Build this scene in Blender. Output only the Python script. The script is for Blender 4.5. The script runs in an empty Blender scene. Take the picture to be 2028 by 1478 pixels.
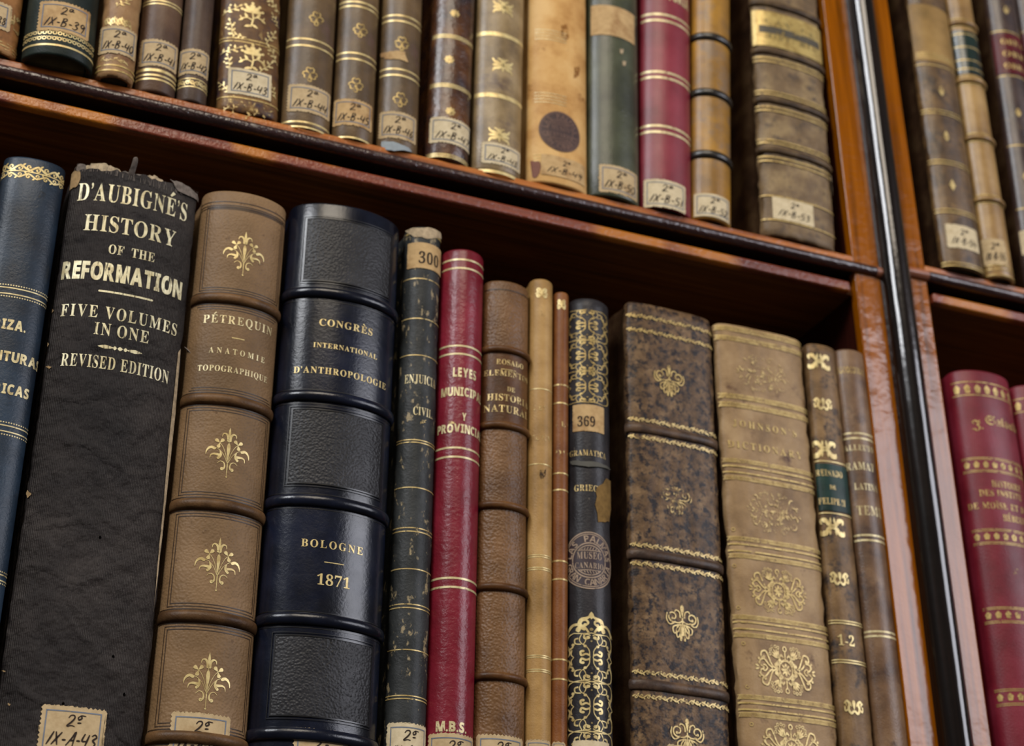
import bpy, bmesh, math, random
from mathutils import Vector, Matrix, noise

scene = bpy.context.scene
COL = scene.collection
ZO = 1.785                                    # height of the measuring origin above the floor

# ------------------------------------------------------------------ camera (solved from the shelf and post vanishing points)
F, CX, CY = 3200.0, 1014.0, 739.0
_X = Vector((9650 - CX, 2361 - CY, F)).normalized()
_Z = Vector((992 - CX, -5455 - CY, F)).normalized()
_Z = (_Z - _X * _X.dot(_Z)).normalized()
_Y = _Z.cross(_X)
R_RIGHT = Vector((_X[0], _Y[0], _Z[0]))
R_DOWN = Vector((_X[1], _Y[1], _Z[1]))
R_FWD = Vector((_X[2], _Y[2], _Z[2]))
CAM = Vector((-0.10565, -0.55640, -0.25231 + ZO))


def ray(px, py):
    return (R_RIGHT * (px - CX) + R_DOWN * (py - CY) + R_FWD * F)


def at(px, py, y=0.0):
    """the point of the vertical plane at depth y that this spot of the photograph shows"""
    d = ray(px, py)
    return CAM + d * ((y - CAM.y) / d.y)


cd = bpy.data.cameras.new('camera')
cam = bpy.data.objects.new('camera', cd)
COL.objects.link(cam)
cam.matrix_world = Matrix(((R_RIGHT.x, -R_DOWN.x, -R_FWD.x, CAM.x),
                           (R_RIGHT.y, -R_DOWN.y, -R_FWD.y, CAM.y),
                           (R_RIGHT.z, -R_DOWN.z, -R_FWD.z, CAM.z), (0, 0, 0, 1)))
cd.sensor_width = 36.0
cd.lens = 36.0 * F / 2028.0
cd.clip_start = 0.01
cd.dof.use_dof = True
cd.dof.focus_distance = 0.575
cd.dof.aperture_fstop = 13.0
scene.camera = cam

# ------------------------------------------------------------------ light
world = bpy.data.worlds.new('room_air')
scene.world = world
world.use_nodes = True
bg = world.node_tree.nodes['Background']
bg.inputs[0].default_value = (1.0, 0.90, 0.80, 1)
bg.inputs[1].default_value = 0.055

AIM = Vector((0.10, 0.0, 0.08 + ZO))


def area_light(name, az, elev, dist, w, h, power, color):
    a, e = math.radians(az), math.radians(elev)
    p = AIM + Vector((math.sin(a) * math.cos(e), -math.cos(a) * math.cos(e), math.sin(e))) * dist
    ld = bpy.data.lights.new(name, 'AREA')
    ld.shape = 'RECTANGLE'
    ld.size, ld.size_y, ld.energy, ld.color = w, h, power, color
    o = bpy.data.objects.new(name, ld)
    COL.objects.link(o)
    o.location = p
    o.rotation_euler = (AIM - p).to_track_quat('-Z', 'Y').to_euler()
    return o


area_light('tall_window_light', -50, 38, 3.2, 0.8, 1.0, 60, (0.95, 0.97, 1.0))
area_light('side_window_light', 43, 17, 3.2, 1.5, 1.05, 46, (0.90, 0.91, 1.0))
area_light('warm_fill_light', -10, 44, 3.0, 1.2, 1.2, 46, (1.0, 0.88, 0.72))  # added fill for a warm diffuse tone, no known lamp here

vs = scene.view_settings
scene.display_settings.display_device = 'sRGB'
vs.view_transform = 'Standard'
vs.look = 'None'
vs.gamma = 1.0
vs.use_curve_mapping = False
vs.exposure = 0.15

# ------------------------------------------------------------------ small helpers


def lin(h):
    h = h.lstrip('#')
    out = []
    for i in (0, 2, 4):
        c = int(h[i:i + 2], 16) / 255.0
        out.append(c / 12.92 if c <= 0.04045 else ((c + 0.055) / 1.055) ** 2.4)
    return (out[0], out[1], out[2], 1.0)


def link(name, me, mat=None, parent=None):
    o = bpy.data.objects.new(name, me)
    COL.objects.link(o)
    if mat is not None:
        me.materials.append(mat)
    if parent is not None:
        o.parent = parent
    return o


def mesh_from(name, verts, faces, smooth=None):
    me = bpy.data.meshes.new(name)
    me.from_pydata(verts, [], faces)
    if smooth:
        for p in me.polygons:
            p.use_smooth = True
        me.set_sharp_from_angle(angle=math.radians(smooth))
    me.update()
    return me


def box_mesh(name, x0, x1, y0, y1, z0, z1, bev=0.0008, seg=2):
    bm = bmesh.new()
    bmesh.ops.create_cube(bm, size=1.0)
    for v in bm.verts:
        v.co = Vector(((x0 + x1) / 2 + v.co.x * (x1 - x0), (y0 + y1) / 2 + v.co.y * (y1 - y0), (z0 + z1) / 2 + v.co.z * (z1 - z0)))
    if bev:
        bmesh.ops.bevel(bm, geom=list(bm.edges), offset=bev, segments=seg, affect='EDGES', profile=0.5)
    me = bpy.data.meshes.new(name)
    bm.to_mesh(me)
    bm.free()
    for p in me.polygons:                      # only the rounded arrises are smooth; the broad faces stay flat
        p.use_smooth = max(abs(c) for c in p.normal) < 0.999
    return me


# ------------------------------------------------------------------ materials
class NT:
    def __init__(self, name):
        self.m = bpy.data.materials.new(name)
        self.m.use_nodes = True
        self.t = self.m.node_tree
        self.b = self.t.nodes['Principled BSDF']
        self.out = self.t.nodes['Material Output']

    def n(self, kind, **kw):
        nd = self.t.nodes.new(kind)
        for k, v in kw.items():
            if isinstance(v, tuple) and k.startswith('i_'):
                pass
            if k.startswith('i_'):
                nd.inputs[k[2:].replace('_', ' ')].default_value = v
            else:
                setattr(nd, k, v)
        return nd

    def l(self, a, b):
        self.t.links.new(a, b)

    def coords(self, seed=0.0, scale=(1, 1, 1)):
        tc = self.n('ShaderNodeTexCoord')
        mp = self.n('ShaderNodeMapping')
        mp.inputs['Location'].default_value = (seed * 1.37, seed * 0.71, seed * 2.13)
        mp.inputs['Scale'].default_value = scale
        self.l(tc.outputs['Object'], mp.inputs['Vector'])
        return mp.outputs['Vector']

    def noise(self, vec, scale, detail=5, rough=0.6, dist=0.0):
        nd = self.n('ShaderNodeTexNoise')
        nd.inputs['Scale'].default_value = scale
        nd.inputs['Detail'].default_value = detail
        nd.inputs['Roughness'].default_value = rough
        nd.inputs['Distortion'].default_value = dist
        self.l(vec, nd.inputs['Vector'])
        return nd.outputs['Fac']

    def ramp(self, fac, stops):
        nd = self.n('ShaderNodeValToRGB')
        el = nd.color_ramp.elements
        while len(el) < len(stops):
            el.new(0.5)
        for e, (p, c) in zip(el, stops):
            e.position = p
            e.color = c
        self.l(fac, nd.inputs['Fac'])
        return nd.outputs['Color']

    def step(self, fac, lo, hi):
        nd = self.n('ShaderNodeMapRange')
        nd.inputs['From Min'].default_value = lo
        nd.inputs['From Max'].default_value = hi
        self.l(fac, nd.inputs['Value'])
        return nd.outputs['Result']

    def mix(self, fac, a, b):
        nd = self.n('ShaderNodeMix', data_type='RGBA')
        for s, v in ((nd.inputs['Factor'], fac), (nd.inputs['A'], a), (nd.inputs['B'], b)):
            pass
        ins = {i.identifier: i for i in nd.inputs}
        for key, v in (('Factor_Float', fac), ('A_Color', a), ('B_Color', b)):
            if isinstance(v, (tuple, float, int)):
                ins[key].default_value = v
            else:
                self.l(v, ins[key])
        return [o for o in nd.outputs if o.identifier == 'Result_Color'][0]

    def bump(self, h, dist, strength=1.0, prev=None):
        nd = self.n('ShaderNodeBump')
        nd.inputs['Strength'].default_value = strength
        nd.inputs['Distance'].default_value = dist
        self.l(h, nd.inputs['Height'])
        if prev is not None:
            self.l(prev, nd.inputs['Normal'])
        return nd.outputs['Normal']


_seed = [0]
SPEC = 0.6


def leather(name, dark, mid, light, scale=45, rough=0.42, grain=1300, depth=0.00012, spec=0.28,
            speck=None, speck_scale=260, speck_at=(0.6, 0.72), scuff=None, scuff_scale=(160, 160, 60), scuff_at=(0.66, 0.72),
            contrast=0.16, grain_kind='noise', coarse=0.0):
    _seed[0] += 1
    sd = _seed[0]
    k = NT(name)
    v = k.coords(sd)
    n1 = k.noise(v, scale, 6, 0.62)
    col = k.ramp(n1, [(0.5 - contrast, lin(dark)), (0.5, lin(mid)), (0.5 + contrast, lin(light))])
    if speck:
        n2 = k.noise(k.coords(sd + 3), speck_scale, 4, 0.7)
        col = k.mix(k.step(n2, *speck_at), col, lin(speck))
    if scuff:
        n3 = k.noise(k.coords(sd + 7, scuff_scale), 1.0, 8, 0.72)
        col = k.mix(k.step(n3, *scuff_at), col, lin(scuff))
    k.l(col, k.b.inputs['Base Color'])
    rr = k.n('ShaderNodeMapRange')
    rr.inputs['To Min'].default_value = rough - 0.07
    rr.inputs['To Max'].default_value = rough + 0.10
    k.l(k.noise(v, scale * 3, 3), rr.inputs['Value'])
    k.l(rr.outputs['Result'], k.b.inputs['Roughness'])
    k.b.inputs['Specular IOR Level'].default_value = spec * SPEC
    if grain_kind == 'pebble':
        vo = k.n('ShaderNodeTexVoronoi')
        vo.inputs['Scale'].default_value = grain
        vo.feature = 'SMOOTH_F1'
        k.l(v, vo.inputs['Vector'])
        inv = k.n('ShaderNodeMath', operation='SUBTRACT')
        inv.inputs[0].default_value = 1.0
        k.l(vo.outputs['Distance'], inv.inputs[1])
        nb = k.bump(inv.outputs[0], depth)
    elif grain_kind == 'rib':
        w = k.n('ShaderNodeTexWave', bands_direction='X')
        w.inputs['Scale'].default_value = grain
        w.inputs['Distortion'].default_value = 0.6
        w.inputs['Detail'].default_value = 1.0
        w.inputs['Detail Scale'].default_value = 2.0
        k.l(v, w.inputs['Vector'])
        nb = k.bump(w.outputs['Fac'], depth)
        w2 = k.n('ShaderNodeTexWave', wave_type='RINGS')
        w2.inputs['Scale'].default_value = 14
        w2.inputs['Distortion'].default_value = 14.0
        w2.inputs['Detail'].default_value = 2.0
        w2.inputs['Detail Scale'].default_value = 1.2
        k.l(k.coords(sd + 5), w2.inputs['Vector'])
        nb = k.bump(k.step(w2.outputs['Fac'], 0.86, 1.0), 0.00022, 1.0, nb)
    else:
        nb = k.bump(k.noise(v, grain, 3, 0.6), depth)
    if coarse:
        nb = k.bump(k.noise(k.coords(sd + 11), 130, 4, 0.55), coarse, 1.0, nb)
    k.l(nb, k.b.inputs['Normal'])
    return k.m


def gold(name, color='#cfbb82', wear=0.0, rough=0.40, metal=0.35, wscale=420):
    _seed[0] += 1
    k = NT(name)
    v = k.coords(_seed[0])
    c = lin(color)
    d = (c[0] * 0.66, c[1] * 0.6, c[2] * 0.5, 1)
    col = k.ramp(k.noise(v, 300, 3), [(0.35, d), (0.6, c)])
    k.l(col, k.b.inputs['Base Color'])
    k.b.inputs['Metallic'].default_value = metal
    k.b.inputs['Roughness'].default_value = rough
    if wear > 0:
        sc_ = wscale if isinstance(wscale, tuple) else (wscale,) * 3
        k.l(k.step(k.noise(k.coords(_seed[0] + 5, sc_), 1.0, 5, 0.7), wear - 0.05, wear + 0.05), k.b.inputs['Alpha'])
    return k.m


def plain(name, color, rough=0.6, spec=0.3, alpha_wear=None, var=0.75, scale=200):
    _seed[0] += 1
    k = NT(name)
    v = k.coords(_seed[0])
    c = lin(color)
    col = k.ramp(k.noise(v, scale, 5), [(0.35, (c[0] * var, c[1] * var, c[2] * var, 1)), (0.62, c)])
    k.l(col, k.b.inputs['Base Color'])
    k.b.inputs['Roughness'].default_value = rough
    k.b.inputs['Specular IOR Level'].default_value = spec
    if alpha_wear:
        k.l(k.step(k.noise(k.coords(_seed[0] + 5), alpha_wear[1], 5, 0.7), alpha_wear[0] - 0.05, alpha_wear[0] + 0.05), k.b.inputs['Alpha'])
    return k.m


def paper(name, color='#b8a17b', stain='#8f7046', amount=(0.55, 0.8)):
    _seed[0] += 1
    k = NT(name)
    v = k.coords(_seed[0])
    c = lin(color)
    col = k.ramp(k.noise(v, 350, 5), [(0.3, (c[0] * 0.82, c[1] * 0.8, c[2] * 0.76, 1)), (0.6, c)])
    col = k.mix(k.step(k.noise(k.coords(_seed[0] + 9), 90, 4), *amount), col, lin(stain))
    k.l(col, k.b.inputs['Base Color'])
    k.b.inputs['Roughness'].default_value = 0.7
    k.b.inputs['Specular IOR Level'].default_value = 0.2
    k.l(k.bump(k.noise(v, 700, 3), 0.00008), k.b.inputs['Normal'])
    return k.m


def wood(name, dark, mid, light, axis=0, rough=0.3, coat=0.3, fine=380, bump=0.00006, wob=None, patch=None, spec=0.3, cr=0.12):
    _seed[0] += 1
    k = NT(name)
    sc = [fine, fine, fine]
    sc[axis] = fine * 0.035
    v = k.coords(_seed[0], tuple(sc))
    n1 = k.noise(v, 1.0, 5, 0.6, 0.4)
    col = k.ramp(n1, [(0.3, lin(dark)), (0.5, lin(mid)), (0.72, lin(light))])
    if patch:
        sp = [18, 18, 18]
        n2 = k.noise(k.coords(_seed[0] + 4, tuple(sp)), 1.0, 2, 0.5)
        col = k.mix(k.step(n2, patch[1], patch[2]), col, lin(patch[0]))
    k.l(col, k.b.inputs['Base Color'])
    k.b.inputs['Roughness'].default_value = rough
    k.b.inputs['Coat Weight'].default_value = coat
    k.b.inputs['Coat Roughness'].default_value = cr
    k.b.inputs['Specular IOR Level'].default_value = spec
    nb = k.bump(n1, bump)
    if wob:
        nb = k.bump(k.noise(k.coords(_seed[0] + 2), wob[0], 3, 0.6), wob[1], 1.0, nb)
    k.l(nb, k.b.inputs['Normal'])
    k.l(nb, k.b.inputs['Coat Normal'])
    return k.m


M_PAGES = plain('aged_page_edges', '#a08a62', 0.85, 0.1)
M_INK = plain('brown_ink', '#2b1f18', 0.7, 0.2)
M_BLUE = plain('printed_blue_border', '#6f7682', 0.7, 0.2, (0.36, 500))
M_PAPER = paper('call_label_paper')
M_PAPER_LIGHT = paper('call_label_paper_pale', '#c9b998', '#a08a62', (0.6, 0.85))
M_PAPER_TAN = paper('call_label_paper_tan', '#b99a6c', '#7a5128', (0.5, 0.75))
M_GOLD = gold('gilding')
M_GOLD_PALE = gold('gilding_pale', '#cdbf92', metal=0.25, wear=0.36)
M_GOLD_STREAK = gold('gilding_streaked', '#cfc7a2', metal=0.2, wear=0.40, wscale=(1500, 1500, 110))
M_GOLD_WORN = gold('gilding_worn', '#c3ac72', wear=0.41)
M_GOLD_RUB = gold('gilding_rubbed', '#b9a068', wear=0.53, rough=0.45)
M_GOLD_OLD = gold('gilding_dull', '#b59c5e', wear=0.40, rough=0.45)

M_WOOD_AMBER = wood('amber_varnished_wood', '#5a3000', '#844700', '#985604', axis=2, rough=0.5, coat=0.62, fine=300, bump=0.00004, wob=(70, 0.0005), spec=0.0, cr=0.17)
M_WOOD_DARK = wood('dark_stained_wood', '#1e0f0d', '#2f1816', '#3f231f', axis=0, rough=0.34, coat=0.7, wob=(420, 0.0005))
M_WOOD_ROD = wood('black_stained_wood', '#0a0605', '#110b09', '#1c110d', axis=2, rough=0.35, coat=0.9, bump=0.00003, wob=(70, 0.00012), spec=0.05, cr=0.10)
M_WOOD_RED = wood('red_mahogany_edge', '#43180c', '#6d2f19', '#7d3a20', axis=0, rough=0.42, coat=0.3, wob=(480, 0.0005), patch=('#a3600f', 0.53, 0.60))
M_WOOD_EDGE = wood('shelf_edge_wood', '#6b3410', '#a05a1c', '#b3702a', axis=0, rough=0.42, coat=0.25, wob=(300, 0.0004), patch=('#7a3a18', 0.53, 0.64))
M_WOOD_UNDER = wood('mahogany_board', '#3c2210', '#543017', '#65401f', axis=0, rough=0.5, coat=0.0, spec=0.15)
M_GAP_SHADE = wood('gap_shade_black', '#060303', '#0a0504', '#100706', axis=0, rough=0.7, coat=0.0)  # near-black wood colour that paints the shade in the gap under the nosing
M_WOOD_SIDE = wood('mahogany_side', '#1c0905', '#2e0f08', '#3c160c', axis=2, rough=0.4, coat=0.1)
M_WOOD_RAW = wood('unstained_molding_end', '#5e3322', '#8f5a42', '#a5705a', axis=0, rough=0.4, coat=0.2)
M_BOARD = leather('dark_board_leather', '#20140c', '#2f1f13', '#40301f', 60, rough=0.45, grain=1000, spec=0.2)

# ------------------------------------------------------------------ the bookcase
Z_LIP0, Z_LIP1 = 0.1381 + ZO, 0.1437 + ZO
Z_SH0, Z_SH1 = 0.1490 + ZO, 0.1583 + ZO
Z_LOW = -0.128 + ZO
RB = 0.0046                                   # the right bay sits a little higher
DEPTH = 0.21
PX0, PX1 = 0.3062, 0.3488
ROD_X, ROD_R = 0.3286, 0.0079

case = bpy.data.objects.new('bookcase', None)
COL.objects.link(case)
case.location = (0, 0, 0)
case['label'] = 'dark varnished wooden bookcase whose shelves carry both rows of old books'
case['category'] = 'bookcase'


def half_round_x(name, x0, x1, y, zc, r, mat, parent):
    verts, faces = [], []
    n, m = 16, max(2, int((x1 - x0) / 0.004))
    for j in range(m + 1):
        x = x0 + (x1 - x0) * j / m
        for i in range(n + 1):
            a = math.pi * (0.5 + i / n)
            w = 1 + 0.05 * noise.noise(Vector((x * 90, i * 0.4, zc * 50)))
            verts.append((x, y + math.cos(a) * r * w, zc + math.sin(a) * r * w))
    for j in range(m):
        for i in range(n):
            a = j * (n + 1) + i
            faces.append((a, a + n + 1, a + n + 2, a + 1))
    faces.append(tuple(range(n + 1)))
    faces.append(tuple(reversed([m * (n + 1) + i for i in range(n + 1)])))
    return link(name, mesh_from(name, verts, faces, 50), mat, parent)


def shelf(x0, x1, dz, nx0, nx1, lx0, lx1):
    s = link('shelf_board', box_mesh('shelf_board', x0, x1, 0.0, DEPTH, Z_SH0 + dz, Z_SH1 + dz, 0.0006), M_WOOD_EDGE, case)
    s.data.materials.append(M_GAP_SHADE)         # shade under the nosing, put into the board's colour
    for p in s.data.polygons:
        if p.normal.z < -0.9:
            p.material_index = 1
    half_round_x('nosing', nx0, nx1, 0.0, 0.1517 + ZO + dz, 0.0029, M_WOOD_DARK, s)
    link('gap_shade_strip', box_mesh('gap_shade_strip', x0, x1, 0.022, DEPTH, Z_LIP1 + dz - 0.001, Z_SH0 + dz + 0.0005, 0), M_GAP_SHADE, s)  # black strip standing in for the shade at the back of the gap
    lip = link('lower_rail', box_mesh('lower_rail', lx0, lx1, 0.0005, 0.0050, Z_LIP0 + dz, Z_LIP1 + dz, 0.0012, 4), M_WOOD_RED, s)
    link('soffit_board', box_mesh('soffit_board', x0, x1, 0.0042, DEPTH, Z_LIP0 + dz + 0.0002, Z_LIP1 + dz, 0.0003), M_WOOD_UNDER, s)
    return s


XL, XR = -0.60, 1.00
sh = shelf(XL, PX0, 0.0, XL, 0.3180, XL, 0.3035)
half_round_x('nosing_end', 0.3181, 0.3216, 0.0, 0.1517 + ZO, 0.0029, M_WOOD_RAW, sh)
sh2 = shelf(PX1, XR, RB, 0.3492, XR, 0.3520, XR)
half_round_x('nosing_end', 0.3350, 0.3490, 0.0, 0.1517 + ZO + RB, 0.0029, M_WOOD_RAW, sh2)
for a, b in ((XL, PX0), (PX1, XR)):
    link('base_shelf_board', box_mesh('base_shelf_board', a, b, 0.0, DEPTH, Z_LOW - 0.020, Z_LOW, 0.0008), M_WOOD_EDGE, case)
ZP0, ZP1 = Z_LOW - 0.03, 0.58 + ZO
post = link('upright_panel', box_mesh('upright_panel', PX0 + 0.0006, PX1 - 0.0006, 0.005, DEPTH, ZP0, ZP1, 0.0005), M_WOOD_SIDE, case)
link('face_strip', box_mesh('face_strip', PX0, PX1, 0.0, 0.0052, ZP0, ZP1, 0.0007), M_WOOD_AMBER, post)


def rod(name, xc, y, r, z0, z1, mat, parent):
    verts, faces = [], []
    n, m = 28, 60
    for j in range(m + 1):
        z = z0 + (z1 - z0) * j / m
        for i in range(n + 1):
            a = math.pi * (1 + i / n)
            w = 1 + 0.012 * noise.noise(Vector((i * 0.3, z * 40, 3.3)))
            verts.append((xc + math.cos(a) * r * w, y + math.sin(a) * r * w * 1.15, z))
    for j in range(m):
        for i in range(n):
            a = j * (n + 1) + i
            faces.append((a, a + 1, a + n + 2, a + n + 1))
    return link(name, mesh_from(name, verts, faces, 60), mat, parent)


rod('half_round_molding', ROD_X, 0.0, ROD_R, ZP0, ZP1, M_WOOD_ROD, post)
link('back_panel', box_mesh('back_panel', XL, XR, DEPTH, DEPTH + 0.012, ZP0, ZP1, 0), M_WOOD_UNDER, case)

# ------------------------------------------------------------------ flat artwork that is wrapped onto a spine
STY = {'serif': (0x1D400, 0x1D41A, 0x1D7CE), 'sans': (0x1D5D4, 0x1D5EE, 0x1D7EC), 'fraktur': (0x1D56C, 0x1D586, 0x1D7CE),
       'heavy': (0x1D5D4, 0x1D5EE, 0x1D7EC), 'black': (0x1D400, 0x1D41A, 0x1D7CE),
       'italic': (0x1D468, 0x1D482, 0x1D7CE)}
_gl = {}


def glyph(ch, style):
    key = (ch, style)
    if key in _gl:
        return _gl[key]
    up, lo, dg = STY[style]
    c = ch
    if 'A' <= ch <= 'Z':
        c = chr(up + ord(ch) - 65)
    elif 'a' <= ch <= 'z':
        c = chr(lo + ord(ch) - 97)
    elif '0' <= ch <= '9':
        c = chr(dg + ord(ch) - 48)
    cu = bpy.data.curves.new('g', 'FONT')
    cu.body = c
    cu.resolution_u = 3
    cu.offset = {'heavy': 0.028, 'black': 0.02}.get(style, 0.0)
    o = bpy.data.objects.new('g', cu)
    COL.objects.link(o)
    bpy.context.view_layer.update()
    ev = o.evaluated_get(bpy.context.evaluated_depsgraph_get())
    me = ev.to_mesh()
    vs_ = [(v.co.x, v.co.y) for v in me.vertices]
    fs = [tuple(p.vertices) for p in me.polygons]
    ev.to_mesh_clear()
    bpy.data.objects.remove(o)
    bpy.data.curves.remove(cu)
    if vs_:
        x0 = min(p[0] for p in vs_)
        x1 = max(p[0] for p in vs_)
        vs_ = [(p[0] - x0, p[1]) for p in vs_]
        w = x1 - x0
    else:
        w = 0.3
    _gl[key] = (vs_, fs, w)
    return _gl[key]


ACC = {'É': ('E', 'acute'), 'È': ('E', 'grave'), 'Ï': ('I', 'dia'), 'Í': ('I', 'acute')}


class Art:
    """2-D shapes in millimetres: x along the spine's width, y up"""

    def __init__(self):
        self.v, self.f = [], []

    def poly(self, pts):
        b = len(self.v)
        self.v += [tuple(p) for p in pts]
        self.f.append(tuple(range(b, b + len(pts))))

    def rect(self, x0, y0, x1, y1):
        self.poly([(x0, y0), (x1, y0), (x1, y1), (x0, y1)])

    def disc(self, x, y, r, n=14, ry=None):
        ry = ry or r
        self.poly([(x + r * math.cos(2 * math.pi * i / n), y + ry * math.sin(2 * math.pi * i / n)) for i in range(n)])

    def ribbon(self, pts, ws):
        b = len(self.v)
        n = len(pts)
        for i, p in enumerate(pts):
            q0, q1 = pts[max(0, i - 1)], pts[min(n - 1, i + 1)]
            dx, dy = q1[0] - q0[0], q1[1] - q0[1]
            L = math.hypot(dx, dy) or 1e-9
            w = ws[i] / 2
            self.v.append((p[0] - dy / L * w, p[1] + dx / L * w))
            self.v.append((p[0] + dy / L * w, p[1] - dx / L * w))
        for i in range(n - 1):
            self.f.append((b + 2 * i, b + 2 * i + 1, b + 2 * i + 3, b + 2 * i + 2))

    def stroke(self, pts, w0, w1=None, wm=None, sub=5, cap=False):
        """smooth ribbon through pts; widths w0 -> (wm) -> w1"""
        w1 = w0 if w1 is None else w1
        P = []
        n = len(pts)
        for i in range(n - 1):
            p0, p1, p2, p3 = pts[max(0, i - 1)], pts[i], pts[i + 1], pts[min(n - 1, i + 2)]
            for k in range(sub):
                t = k / sub
                t2, t3 = t * t, t * t * t
                P.append(tuple(0.5 * (2 * p1[a] + (p2[a] - p0[a]) * t + (2 * p0[a] - 5 * p1[a] + 4 * p2[a] - p3[a]) * t2 +
                                      (3 * p1[a] - p0[a] - 3 * p2[a] + p3[a]) * t3) for a in (0, 1)))
        P.append(tuple(pts[-1][:2]))
        m = len(P) - 1
        W = []
        for i in range(m + 1):
            t = i / m
            if wm is None:
                W.append(w0 + (w1 - w0) * t)
            else:
                W.append(w0 + (wm - w0) * t * 2 if t < 0.5 else wm + (w1 - wm) * (t - 0.5) * 2)
        self.ribbon(P, W)
        if cap:
            self.disc(P[0][0], P[0][1], W[0] / 2, 8)
            self.disc(P[-1][0], P[-1][1], W[-1] / 2, 8)

    def ring(self, x, y, r, w, n=24, ry=None):
        ry = ry or r
        self.ribbon([(x + r * math.cos(2 * math.pi * i / n), y + ry * math.sin(2 * math.pi * i / n)) for i in range(n + 1)], [w] * (n + 1))

    def arc(self, x, y, r, a0, a1, w0, w1=None, n=14, ry=None):
        ry = ry or r
        w1 = w0 if w1 is None else w1
        self.ribbon([(x + r * math.cos(math.radians(a0 + (a1 - a0) * i / n)), y + ry * math.sin(math.radians(a0 + (a1 - a0) * i / n))) for i in range(n + 1)],
                    [w0 + (w1 - w0) * i / n for i in range(n + 1)])

    def spiral(self, x, y, r0, r1, a0, turns, w0, w1, n=26, ball=0):
        pts = []
        for i in range(n + 1):
            t = i / n
            a = math.radians(a0 + 360 * turns * t)
            r = r0 + (r1 - r0) * t
            pts.append((x + r * math.cos(a), y + r * math.sin(a)))
        self.ribbon(pts, [w0 + (w1 - w0) * i / n for i in range(n + 1)])
        if ball:
            self.disc(pts[-1][0], pts[-1][1], ball, 10)

    def drop(self, x, y, ang, L, w):
        """teardrop: round end at distance L from its point (x, y)"""
        a = math.radians(ang)
        c, s = math.cos(a), math.sin(a)
        pts = []
        for t, h in ((0, 0), (0.3, 0.22), (0.55, 0.42), (0.75, 0.5), (0.9, 0.4), (0.98, 0.18), (1.0, 0)):
            pts.append((t * L, h * w))
        ring = pts + [(p[0], -p[1]) for p in reversed(pts[1:-1])]
        self.poly([(x + p[0] * c - p[1] * s, y + p[0] * s + p[1] * c) for p in ring])

    def leaf(self, x, y, ang, L, w):
        a = math.radians(ang)
        c, s = math.cos(a), math.sin(a)
        pts = [(0, 0), (0.2, 0.3), (0.45, 0.5), (0.75, 0.32), (1, 0), (0.75, -0.32), (0.45, -0.5), (0.2, -0.3)]
        self.poly([(x + p[0] * L * c - p[1] * w * s, y + p[0] * L * s + p[1] * w * c) for p in pts])

    def add(self, other, sx=1, sy=1, dx=0, dy=0, rot=0):
        b = len(self.v)
        c, s = math.cos(math.radians(rot)), math.sin(math.radians(rot))
        for x, y in other.v:
            x, y = x * sx, y * sy
            self.v.append((x * c - y * s + dx, x * s + y * c + dy))
        for f in other.f:
            self.f.append(tuple(i + b for i in f))

    def mirror(self):
        o = Art()
        o.add(self)
        o.add(self, sx=-1)
        self.v, self.f = o.v, o.f
        return self

    def mirror_y(self):
        o = Art()
        o.add(self)
        o.add(self, sy=-1)
        self.v, self.f = o.v, o.f
        return self

    def text(self, s, style, x0, x1, y, h, gap=0.10, space=0.38):
        """s set from x0 to x1 with capitals h high on the baseline y"""
        capv = [p[1] for p in glyph('H', style)[0]]
        cap = max(capv)
        pen, items = 0.0, []
        for ch in s:
            base, acc = ACC.get(ch, (ch, None))
            if ch == ' ':
                pen += space
                continue
            gv, gf, gw = glyph(base, style)
            items.append((pen, gv, gf, gw, acc))
            pen += gw + gap
        W = pen - gap
        sx, sy = (x1 - x0) / W, h / cap
        for px_, gv, gf, gw, acc in items:
            b = len(self.v)
            self.v += [(x0 + (px_ + p[0]) * sx, y + p[1] * sy) for p in gv]
            self.f += [tuple(i + b for i in f) for f in gf]
            cx_ = x0 + (px_ + gw / 2) * sx
            if acc == 'dia':
                self.disc(cx_ - 0.13 * sx, y + h * 1.2, h * 0.09, 8)
                self.disc(cx_ + 0.13 * sx, y + h * 1.2, h * 0.09, 8)
            elif acc:
                d = 1 if acc == 'acute' else -1
                self.ribbon([(cx_ - d * 0.08 * sx, y + h * 1.1), (cx_ + d * 0.12 * sx, y + h * 1.34)], [h * 0.10, h * 0.17])

    def circle_text(self, s, style, cx, cy, r, h, a0, a1, ry=None, inward=False):
        ry = ry or r
        cap = max(p[1] for p in glyph('H', style)[0])
        n = len(s)
        for i, ch in enumerate(s):
            if ch == ' ':
                continue
            gv, gf, gw = glyph(ch, style)
            a = a0 + (a1 - a0) * i / max(1, n - 1)
            rot = a + 90 if inward else a - 90
            c, sn = math.cos(math.radians(rot)), math.sin(math.radians(rot))
            px_, py_ = cx + r * math.cos(math.radians(a)), cy + ry * math.sin(math.radians(a))
            k = h / cap
            b = len(self.v)
            for x, y in gv:
                x, y = (x - gw / 2) * k, (y - cap / 2) * k
                self.v.append((px_ + x * c - y * sn, py_ + x * sn + y * c))
            self.f += [tuple(j + b for j in f) for f in gf]


class Thin(Art):
    """the same, every stroke drawn k times as wide"""

    def __init__(self, k):
        super().__init__()
        self.k = k

    def ribbon(self, pts, ws):
        super().ribbon(pts, [w * self.k for w in ws])


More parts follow.
